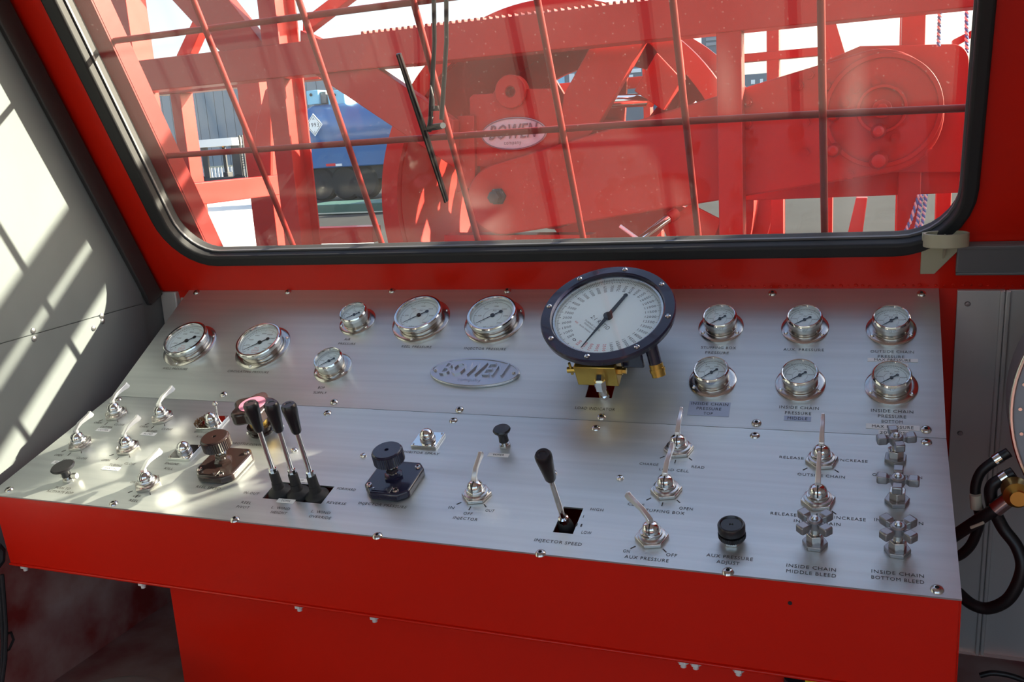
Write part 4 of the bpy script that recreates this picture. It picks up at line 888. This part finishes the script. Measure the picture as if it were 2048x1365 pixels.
# round-cornered housing plate behind the big end
hp = tag(oprism([(1600,345),(1655,120),(1720,92)]+[(1906+32*math.sin(PI/2*i/8), 120-32*math.cos(PI/2*i/8)) for i in range(9)]+[(1938,345)], YC+0.13, 0.03).build('housing_plate', REDOUT, bevel=0.003),
         'red round-cornered steel plate behind the big end of the chain case', 'plate')
pn = O(1028.5, 267.5, YC+0.03); Wn = O(1094, 267, YC+0.03).x-O(963, 267, YC+0.03).x
on_ = nameplate('nameplate', OUTPLATE, Wn, Wn*0.46, 0.008, lm=mat('dark_raised_letters', (0.20, 0.13, 0.15), 0.6)); on_.matrix_world = Matrix.Translation(pn) @ MYF  # letters and rim darker than the plate, for contrast
tag(on_, 'weathered oval nameplate reading BOWEN on the red mounting plate outside', 'nameplate')

# ---------------------------------------------------------------- ram, bars, ropes
rm = thing('hydraulic_ram', 'chrome hydraulic ram with an orange end between the red braces', 'hydraulic ram', Matrix.Translation(O(1262, 200, 1.52)))
wbuild(MB().rod(O(1215, 203, 1.50), O(1292, 200, 1.58), 0.022, 24), 'ram_rod', CHROME, rm)
wbuild(MB().rod(O(1289, 200, 1.578), O(1303, 199, 1.595), 0.0255, 24), 'ram_end', ORANGE, rm)
wbuild(MB().rod(O(1160, 205, 1.45), O(1216, 203, 1.501), 0.030, 24), 'ram_barrel', REDOUT, rm)
br = tag(MB().rod(O(1240, 452, 1.34), O(1310, 503, 1.34), 0.006, 12).build('steel_bar', WHITEP), 'thin pale bar slanting across the foot of the window', 'bar')
lr = thing('lower_ram', 'tapered chrome rod slanting up beside the pale bar', 'hydraulic ram', Matrix.Translation(O(1310, 460, 1.45)))
wbuild(MB().rod(O(1278, 480, 1.42), O(1342, 434, 1.52), 0.010, 18, 0.016), 'polished_rod', CHROME, lr)
wbuild(MB().rod(O(1336, 438, 1.51), O(1352, 427, 1.54), 0.020, 18), 'rod_collar', REDOUT, lr)
a, b = O(1306, 462, 2.45), O(1323, 462, 2.45)
tag(MB().box((a.x, 2.45, 0), (b.x, 2.51, a.z)).build('stub_post', REDOUT, bevel=0.002), 'short sunlit red stub post behind the pale bar', 'post')
def rope(label, pts, r=0.0045, turns=26):
    n = len(pts); P = [V(p) for p in pts]; root = thing('braided_rope', label, 'rope', Matrix.Translation(P[0]))
    for k, (mt_, nm_) in enumerate(((ROPEB, 'blue_strand'), (ROPEW, 'white_strand'))):
        path = []
        N = turns*6
        for i in range(N+1):
            f = i/N*(n-1); j = min(int(f), n-2); t = f-j; c = P[j].lerp(P[j+1], t); a = 2*PI*turns*i/N+k*PI
            path.append(c+V((math.cos(a), math.sin(a), 0))*r*0.8)
        wbuild(MB().tube(path, r, 6), nm_, mt_, root)
    return root
for lab, pts in (('blue and white rope hanging from the lower beam, outermost strand', ((1838,390),(1822,440),(1803,480),(1800,500))), ('blue and white rope hanging from the lower beam, middle strand', ((1843,390),(1836,440),(1825,490))), ('blue and white rope hanging straight from the lower beam beside the post', ((1852,390),(1846,440),(1832,495)))):
    rope(lab, [O(u, v, YN+0.19) for u, v in pts], 0.0035, 9)
rope('blue and white rope over the housing plate near the chain case', [O(1880, -10, 1.46), O(1879, 40, 1.46), O(1877, 92, 1.46)], 0.0035, 8)
rope('blue and white rope hanging at the rounded corner of the housing plate', [O(1934, -10, 1.55), O(1933, 50, 1.55), O(1934, 105, 1.55)], 0.0035, 8)

# ---------------------------------------------------------------- yard behind the reel
YW = 42.0
wh = thing('warehouse', 'grey corrugated metal warehouse far behind the reel', 'building', Matrix.Translation((O(430, 250, YW).x, YW, 0)))
x0, x1 = O(262, 240, YW).x, O(700, 240, YW).x; ztop = O(430, 112, YW).z; npn = 24; pw = (x1-x0)/npn
sp = MB(); sp.box((0.0, 0, 0), (pw*0.93, 0.05, ztop)); sp.box((pw*0.93, 0.03, 0), (pw, 0.05, ztop)); sme = sp.mesh('siding_panel', SIDING, 0)
for i in range(npn): q = inst('siding_panel', sme, wh); q.matrix_local = wh.matrix_world.inverted() @ Matrix.Translation((x0+i*pw, YW, 0))
wbuild(MB().box((x0, YW+0.05, 0), (x1, YW+8, ztop-0.02)), 'building_core', SIDING, wh, smooth=0)
p = O(492, 240, YW-0.3); wbuild(MB().cyl(0.16, 0, ztop, 14, Matrix.Translation((p.x, YW-0.2, 0))), 'downpipe', GREYPL, wh)
YT = 20.0
tk = thing('tank_truck', 'blue tank truck with a white diamond placard behind the reel', 'truck', Matrix.Translation((O(690, 300, YT).x, YT, 0)))
tx0, tx1 = O(604, 260, YT).x, O(800, 260, YT).x
zt_, zb_ = O(660, 205, YT).z, O(660, 312, YT).z; rt_ = (zt_-zb_)/2; zc_ = (zt_+zb_)/2
MXA = Matrix(((0, 0, 1, 0), (1, 0, 0, 0), (0, 1, 0, 0), (0, 0, 0, 1)))
wbuild(MB().lathe([(0, -0.28), (rt_*0.6, -0.22), (rt_*0.92, -0.08), (rt_, 0.1), (rt_, tx1-tx0), (0, tx1-tx0+0.3)], 48, Matrix.Translation((tx0, YT+rt_, zc_)) @ MXA), 'tank', BLUETANK, tk)
zbp = O(660, 336, YT-0.1).z
wbuild(MB().box((tx0-0.1, YT-0.1, zbp), (tx1, YT+0.9, zb_+0.25)), 'side_skirt', BLUETANK, tk, bevel=0.03)
for u0, u1 in ((612, 638), (654, 690)):
    a, b = O(u0, 182, YT+0.5), O(u1, 208, YT+0.5); bx = wbuild(MB().box((a.x, YT+0.5, b.z), (b.x, YT+1.4, a.z)), 'top_box', CYAN, tk, bevel=0.02)
    c = O((u0+u1)/2-3, 190, YT+0.49); wbuild(MB().cyl(0.04, 0, 0.02, 12, Matrix.Translation(c) @ MYF), 'port', DARKVEH, bx)
a, b = O(640, 184, YT+0.6), O(653, 206, YT+0.6); wbuild(MB().box((a.x, YT+0.6, b.z), (b.x, YT+1.3, a.z)), 'manhole', GREYPL, tk)
c = O(633, 250, YT-0.02); e = O(650, 250, YT-0.02).x-c.x
pk = MB(); pk.prism([(-e, 0), (0, -e*1.12), (e, 0), (0, e*1.12)], 0, 0.012); pk.mi = 1; pk.ring([(-e*.88, 0), (0, -e), (e*.88, 0), (0, e)], [(-e*.83, 0), (0, -e*.94), (e*.83, 0), (0, e*.94)], 0.011, 0.014)
add_text(pk, '1993', Matrix.Translation((0, 0, 0.0135)), e*0.42, e*1.15); add_text(pk, '3', Matrix.Translation((0, -e*0.72, 0.0135)), e*0.22)
add_text(pk, 'A', Matrix.Translation((0, e*0.62, 0.0135)), e*0.25)
po = wbuild(pk, 'placard', [TAPE, INK], tk, smooth=0); po.matrix_local = tk.matrix_world.inverted() @ Matrix.Translation((c.x, YT-0.13, c.z)) @ MYF
for u0, u1, mt_ in ((652, 671, REDINK), (671, 684, WHITEP)):
    a, b = O(u0, 328, YT-0.12), O(u1, 332, YT-0.12); wbuild(MB().box((a.x, YT-0.125, b.z), (b.x, YT-0.10, a.z)), 'reflector_strip', mt_, tk, smooth=0)
wbuild(MB().box((tx0-0.1, YT+0.1, zbp-0.35), (tx1, YT+1.2, zbp)), 'chassis', DARKVEH, tk, smooth=0)
tw = MB(); zr = 0.46; tw.lathe([(0.18, -0.02), (0.26, 0.0), (0.40, 0.0), (zr, 0.05), (zr, 0.26), (0.30, 0.28)], 28)
tme = tw.mesh('wheel', TYRE)
for u in (641, 690, 725): q = inst('wheel', tme, tk); q.matrix_local = tk.matrix_world.inverted() @ Matrix.Translation((O(u, 385, YT).x, YT+0.05, zr)) @ MY
sk = thing('green_skid', 'low dark green skid lying on the ground in front of the tank truck', 'skid', Matrix.Translation((O(675, 430, 15).x, 15, 0)))
a, b = O(600, 412, 15), O(800, 445, 15); wbuild(MB().box((a.x, 15, max(b.z, 0.0)), (b.x, 16.2, a.z)), 'deck', GREEN, sk, bevel=0.02)
wbuild(MB().box((a.x, 14.96, max(b.z, 0)+0.02), (b.x, 15.0, max(b.z, 0)+0.045)), 'edge_strip', CREAM, sk, smooth=0)
# forklift and picket fence seen between the left posts
YFK = 28.0
fk = thing('forklift', 'small forklift with a white overhead guard beyond the left posts', 'forklift', Matrix.Translation((O(432, 340, YFK).x, YFK, 0)))
a, b = O(391, 281, YFK), O(468, 291, YFK); wbuild(MB().box((a.x, YFK-0.1, b.z), (b.x, YFK+1.1, a.z)), 'roof', WHITEP, fk, bevel=0.01)
for u0, u1, dy in ((402, 413, 0), (462, 478, 0), (410, 416, 1.0), (454, 460, 1.0)):
    p, q_ = O(u0, 300, YFK), O(u1, 300, YFK); wbuild(MB().box((p.x, YFK+dy, 0.35), (q_.x, YFK+dy+0.08, b.z)), 'guard_post', DARKVEH, fk)
a2, b2 = O(400, 352, YFK), O(490, 352, YFK); wbuild(MB().box((a2.x, YFK-0.05, 0.18), (b2.x, YFK+1.2, a2.z-0.1)), 'body', DARKVEH, fk, bevel=0.04)
wbuild(MB().cbox((O(441, 358, YFK).x, YFK+0.5, a2.z-0.02), (0.22, 0.35, 0.20)), 'seat', DARKVEH, fk, bevel=0.03)
p = O(446, 292, YFK-0.05); wbuild(MB().cyl(0.035, 0, 0.06, 12, Matrix.Translation((p.x, YFK-0.05, p.z-0.05))), 'beacon', LAMP, fk)
fw = MB().lathe([(0.12, 0), (0.32, 0), (0.35, 0.05), (0.35, 0.20), (0.12, 0.22)], 20).mesh('wheel', TYRE)
for u in (408, 482): q = inst('wheel', fw, fk); q.matrix_local = fk.matrix_world.inverted() @ Matrix.Translation((O(u, 400, YFK).x, YFK-0.06, 0.35)) @ MY
mx = O(480, 300, YFK).x; m = MB(); m.box((mx, YFK-0.02, 0.1), (mx+0.05, YFK+0.06, O(480, 271, YFK).z)); m.box((mx+0.14, YFK-0.02, 0.1), (mx+0.19, YFK+0.06, O(480, 271, YFK).z))
for k in range(6): m.box((mx, YFK-0.01, 0.9+k*0.09), (mx+0.19, YFK+0.02, 0.92+k*0.09))
wbuild(m, 'mast', DARKVEH, fk, smooth=0)
YP = 30.5
fe = thing('picket_fence', 'pale picket fence behind the forklift', 'fence', Matrix.Translation((O(460, 360, YP).x, YP, 0)))
fx0, fx1 = O(330, 350, YP).x, O(560, 350, YP).x; fz = O(450, 331, YP).z
wbuild(MB().box((fx0, YP-0.03, fz-0.07), (fx1, YP, fz)), 'top_rail', CREAM, fe, smooth=0); wbuild(MB().box((fx0, YP-0.03, 0.2), (fx1, YP, 0.27)), 'bottom_rail', CREAM, fe, smooth=0)
pkm = MB().box((0, 0, 0.0), (0.10, 0.025, fz-0.03)).mesh('picket', WHITEP, 0); k = 0
while fx0+k*0.17 < fx1: q = inst('picket', pkm, fe); q.matrix_local = fe.matrix_world.inverted() @ Matrix.Translation((fx0+k*0.17, YP, 0)); k += 1
PAD = mat('pale_concrete', (0.62, 0.61, 0.58), 0.9, noise=(0.8, 0.3, (0.52, 0.51, 0.48)))
gp = [G(u, v) for u, v in ((330, 394), (562, 388), (570, 474), (745, 478), (760, 530), (300, 530))]
m = MB(); m.prism([(p.x, p.y) for p in gp], 0.0, 0.012); tag(m.build('ground_slab', PAD, smooth=0), kind='structure')
# machinery and cabins in the middle distance
def cabin(label, u0, u1, v0, v1, Y, mt_, wins=(), dep=2.0, cat='trailer', name='site_cabin', roof=None):
    a, b = O(u0, v0, Y), O(u1, v1, Y); r = thing(name, label, cat, Matrix.Translation(((a.x+b.x)/2, Y, 0)))
    wbuild(MB().box((a.x, Y, 0.0), (b.x, Y+dep, a.z)), 'walls', mt_, r, bevel=0.02)
    if roof: wbuild(MB().box((a.x-0.1, Y-0.1, a.z), (b.x+0.1, Y+dep, a.z+0.12)), 'roof', roof, r, smooth=0)
    for (p0, q0, p1, q1, wm) in wins:
        c, d = O(p0, q0, Y-0.03), O(p1, q1, Y-0.03); wbuild(MB().box((c.x, Y-0.03, d.z), (d.x, Y+0.01, c.z)), 'window', wm, r, smooth=0)
    return r
cabin('grey blue site cabin with pale windows beyond the drum', 1075, 1190, 118, 240, 24, GREYBLUE, ((1085,150,1105,180,CYAN),(1110,150,1130,182,CYAN),(1138,148,1150,182,WHITEP),(1156,150,1176,180,CYAN)), roof=WHITEP)
cabin('dark grey blue truck front seen between the braces', 1232, 1316, 84, 260, 18, GREYBLUE, ((1285,96,1298,110,CYAN),(1300,100,1310,112,WHITEP),(1262,138,1282,144,WHITEP),(1258,150,1266,156,WHITEP)), cat='truck', name='parked_truck')
cabin('pale blue rack of pipes beside the truck beyond the reel', 1330, 1375, 150, 260, 16, CYAN, ((1336,188,1340,214,DARKVEH),(1346,188,1350,214,DARKVEH),(1356,186,1360,212,DARKVEH)), cat='rack', name='pipe_rack')
cabin('dark shed corner behind the rear rails', 1483, 1540, 150, 260, 22, GREYBLUE, ((1502,160,1510,168,WHITEP),(1520,158,1526,168,WHITEP)), cat='shed', name='yard_shed')
cabin('slate blue shed under the corner of the top beam', 1402, 1440, 60, 250, 26, GREYBLUE, ((1412,76,1432,80,SIDING),(1412,86,1432,90,SIDING)), cat='shed', name='yard_shed')

# ---------------------------------------------------------------- beige holder and grey rail under the window's corner
hx0, hx1 = 1.716, 1.790
bh = thing('cup_holder', 'beige plastic ring holder with a gusseted bracket below the window corner', 'holder', WA.M((hx0+hx1)/2, 0.124, 0.0))
hr = (hx1-hx0)/2
HR = Matrix.Rotation(-(PI/2-LEAN), 4, 'X')          # ring axis upright
RM = Matrix.Translation((0, 0.010, hr+0.006)) @ Matrix.Rotation(-LEAN-PI/2, 4, 'X')
m = MB(); m.ring(circ(0, 0, hr, 40), circ(0, 0, hr-0.004, 40), -0.012, 0.012, RM); m.build('ring', BEIGE, bh, bevel=0.0012)
for k in range(3):
    m = MB(); m.box((-0.0015, 0, -0.010), (0.0015, hr-0.003, 0.004), RM @ Matrix.Rotation(math.radians(30+60*k+90), 4, 'Z')); m.build('inner_rib', BEIGE, bh)
m = MB(); m.prism([(-hr, 0.0), (hr, 0.0), (hr, -0.016), (-hr+0.024, -0.084), (-hr, -0.084)], 0, 0.012); m.build('back_plate', BEIGE, bh, bevel=0.001)
m = MB(); m.prism([(0.0, 0.0), (0.055, 0.012), (0.012, -0.05)], -0.0015, 0.0015, Matrix(((0,0,1,0),(0,1,0,0),(1,0,0,0),(0,0,0,1))) ); m.build('gusset', BEIGE, bh)
gb = thing('grey_rail', 'flat grey metal rail fixed to the red wall beside the beige holder', 'rail', WA.M(1.96, 0.072, 0))
MB().box((-0.185, -0.031, 0.0), (0.18, 0.031, 0.016)).build('rail_body', GREYPL, gb, bevel=0.003)
MB().box((-0.185, 0.024, 0.015), (0.18, 0.031, 0.019)).build('upper_flange', GREYPL, gb, bevel=0.001); MB().box((-0.185, -0.031, 0.015), (0.18, -0.026, 0.019)).build('lower_flange', GREYPL, gb, bevel=0.001)

# ---------------------------------------------------------------- round recorder case at the right wall and its hoses
def RP(u, v, x): return hit(u, v, V((1, 0, 0)), V((x, 0, 0)))
def YPt(u, v, y): return hit(u, v, V((0, 1, 0)), V((0, y, 0)))
YR = -0.02
rcn = YPt(2400, 838, YR); rR = rcn.x - YPt(2019, 838, YR).x
rc = thing('chart_recorder', 'round steel recorder case with a red inner face, edge showing beside the console', 'recorder', Matrix.Translation((rcn.x, YR+0.1, rcn.z)))
RMX = Matrix.Translation(rcn) @ Matrix.Rotation(math.radians(-4), 4, 'Z') @ MYF
wbuild(MB().lathe([(rR*0.96, -0.11), (rR, -0.10), (rR, -0.004), (rR*0.985, 0.0)], 72, RMX), 'case', GREYPL, rc)
wbuild(MB().ring(circ(0, 0, rR*1.0, 96), circ(0, 0, rR*0.972, 96), -0.012, 0.006, RMX), 'rim', STEEL, rc, bevel=0.002)
wbuild(MB().cyl(rR*0.972, -0.004, 0.001, 96, RMX), 'face_plate', SIDING, rc)
wbuild(MB().cyl(rR*0.90, 0.0, 0.003, 96, RMX), 'red_disc', REDINK, rc)
for k in range(7):
    a = math.radians(150+10*k); wbuild(MB().cyl(0.0028, 0, 0.005, 10, RMX @ Matrix.Translation((rR*0.937*math.cos(a), rR*0.937*math.sin(a), 0))), 'face_screw', STEEL, rc)
bp = YPt(2032, 985, YR-0.02); bf = wbuild(MB().lathe([(0.010, -0.02), (0.020, -0.015), (0.020, 0.015), (0.012, 0.022), (0.012, 0.03)], 20, Matrix.Translation(bp) @ MYF), 'brass_boss', BRASS, rc)
def hose(label, pts, r, ferr=(), tags=()):
    P = [YPt(u, v, y) for u, v, y in pts]; root = thing('hydraulic_hose', label, 'hose', Matrix.Translation(P[0]))
    Q = []
    for i in range(len(P)-1):                        # Catmull-Rom through the points
        p0, p1, p2, p3 = P[max(i-1, 0)], P[i], P[i+1], P[min(i+2, len(P)-1)]
        for k in range(8):
            t = k/8; Q.append(0.5*((2*p1)+(p2-p0)*t+(2*p0-5*p1+4*p2-p3)*t*t+(3*p1-p0-3*p2+p3)*t**3))
    Q.append(P[-1]); wbuild(MB().tube(Q, r, 14), 'hose_body', HOSE, root)
    for (a, b, rr_, mt_, nm_) in ferr:
        A, B = YPt(*a), YPt(*b); wbuild(MB().rod(A, B, rr_, 16), nm_, mt_, root)
    return root
hose('black hose curving down from the upper recorder fitting behind the console', [(2018,905,0.02),(1990,922,0.02),(1962,945,0.02),(1951,975,0.02),(1953,1005,0.02),(1960,1040,0.02),(1945,1085,0.03),(1925,1108,0.04),(1905,1118,0.05)], 0.0082,
     (((1990,922,0.018),(2003,914,0.018),0.0095,CHROME,'ferrule'),((1951,990,0.012),(1953,1018,0.012),0.0090,CREAM,'tag_sleeve')))
hose('black hose looping from the lower recorder fitting under the console end', [(2028,946,0.0),(2006,958,0.0),(1983,975,0.0),(1985,1010,0.0),(2005,1055,0.0),(2034,1095,-0.01),(2044,1140,-0.02),(2020,1195,-0.02),(1980,1217,-0.01),(1945,1210,0.0),(1915,1185,0.02)], 0.0100,
     (((2003,960,-0.002),(2016,952,-0.002),0.0115,CHROME,'ferrule'),))
hose('straight black hose with a long silver ferrule at the brass boss', [(2026,992,-0.02),(2000,1013,-0.02),(1970,1032,-0.015),(1935,1055,0.0),(1905,1075,0.02)], 0.0100,
     (((2022,995,-0.02),(1990,1020,-0.018),0.0125,STEEL,'long_ferrule'),((1967,1046,-0.026),(1942,1056,-0.016),0.0025,CREAM,'tag_strip')))
hose('thin black cable lying near the floor at the aluminium sheets', [(1960,1352,0.1),(1985,1347,0.1),(2020,1352,0.1),(2060,1366,0.1)], 0.005)

# ---------------------------------------------------------------- left edge: cable loops and seat edge
def LPt(u, v, x): return hit(u, v, V((1, 0, 0)), V((x, 0, 0)))
cb = thing('cable_bundle', 'black cable bundle hanging at the left wall under the console', 'cable', Matrix.Translation(LPt(2, 1280, -0.03)))
for k, pts in enumerate((((4,1150),(8,1200),(12,1260),(10,1320),(2,1380)), ((-2,1160),(3,1220),(6,1290),(2,1380)), ((8,1270),(22,1266),(27,1280),(18,1300),(6,1306)))):
    wbuild(MB().tube([LPt(u, v, -0.03-0.01*k) for u, v in pts], 0.0042 if k < 2 else 0.0028, 8), 'cable', RUBBER, cb)
wbuild(MB().tube([LPt(-6, 1092, -0.03), LPt(3, 1102, -0.03), LPt(2, 1122, -0.03), LPt(-6, 1132, -0.03)], 0.008, 10), 'plug', RUBBER, cb)
c = hit(205, 1420, V((0, 0, 1)), V((0, 0, 0.30))); st = thing('round_stool', 'low round stool with a grey padded seat in front of the footwell', 'stool', Matrix.Translation((c.x, c.y, ZF)))
zs_ = 0.30-ZF
MB().lathe([(0, zs_), (0.10, zs_), (0.122, zs_-0.010), (0.127, zs_-0.030), (0.115, zs_-0.045), (0, zs_-0.045)], 40).build('seat', GREYPL, st)
MB().lathe([(0.10, 0), (0.10, 0.01), (0.025, 0.02), (0.022, zs_-0.04)], 28).build('pedestal', DARKVEH, st)
# fittings showing just under the apron at the right
ft = thing('drain_fitting', 'black drain fitting with a yellow handle under the console skirt', 'fitting', Matrix.Translation(YPt(1590, 1362, SKY_-0.02)))
wbuild(MB().rod(YPt(1588, 1358, SKY_-0.02), YPt(1584, 1400, SKY_-0.02), 0.014, 16), 'pipe_stub', DARKVEH, ft)
wbuild(MB().rod(YPt(1588, 1358, SKY_-0.02), YPt(1588, 1358, SKY_+0.002), 0.010, 12), 'wall_stub', DARKVEH, ft)
wbuild(MB().rod(YPt(1612, 1366, SKY_-0.02), YPt(1650, 1366, SKY_-0.02), 0.008, 12), 'yellow_handle', YELLOW, ft)
wbuild(MB().rod(YPt(1588, 1372, SKY_-0.02), YPt(1615, 1367, SKY_-0.02), 0.005, 10), 'link', DARKVEH, ft)
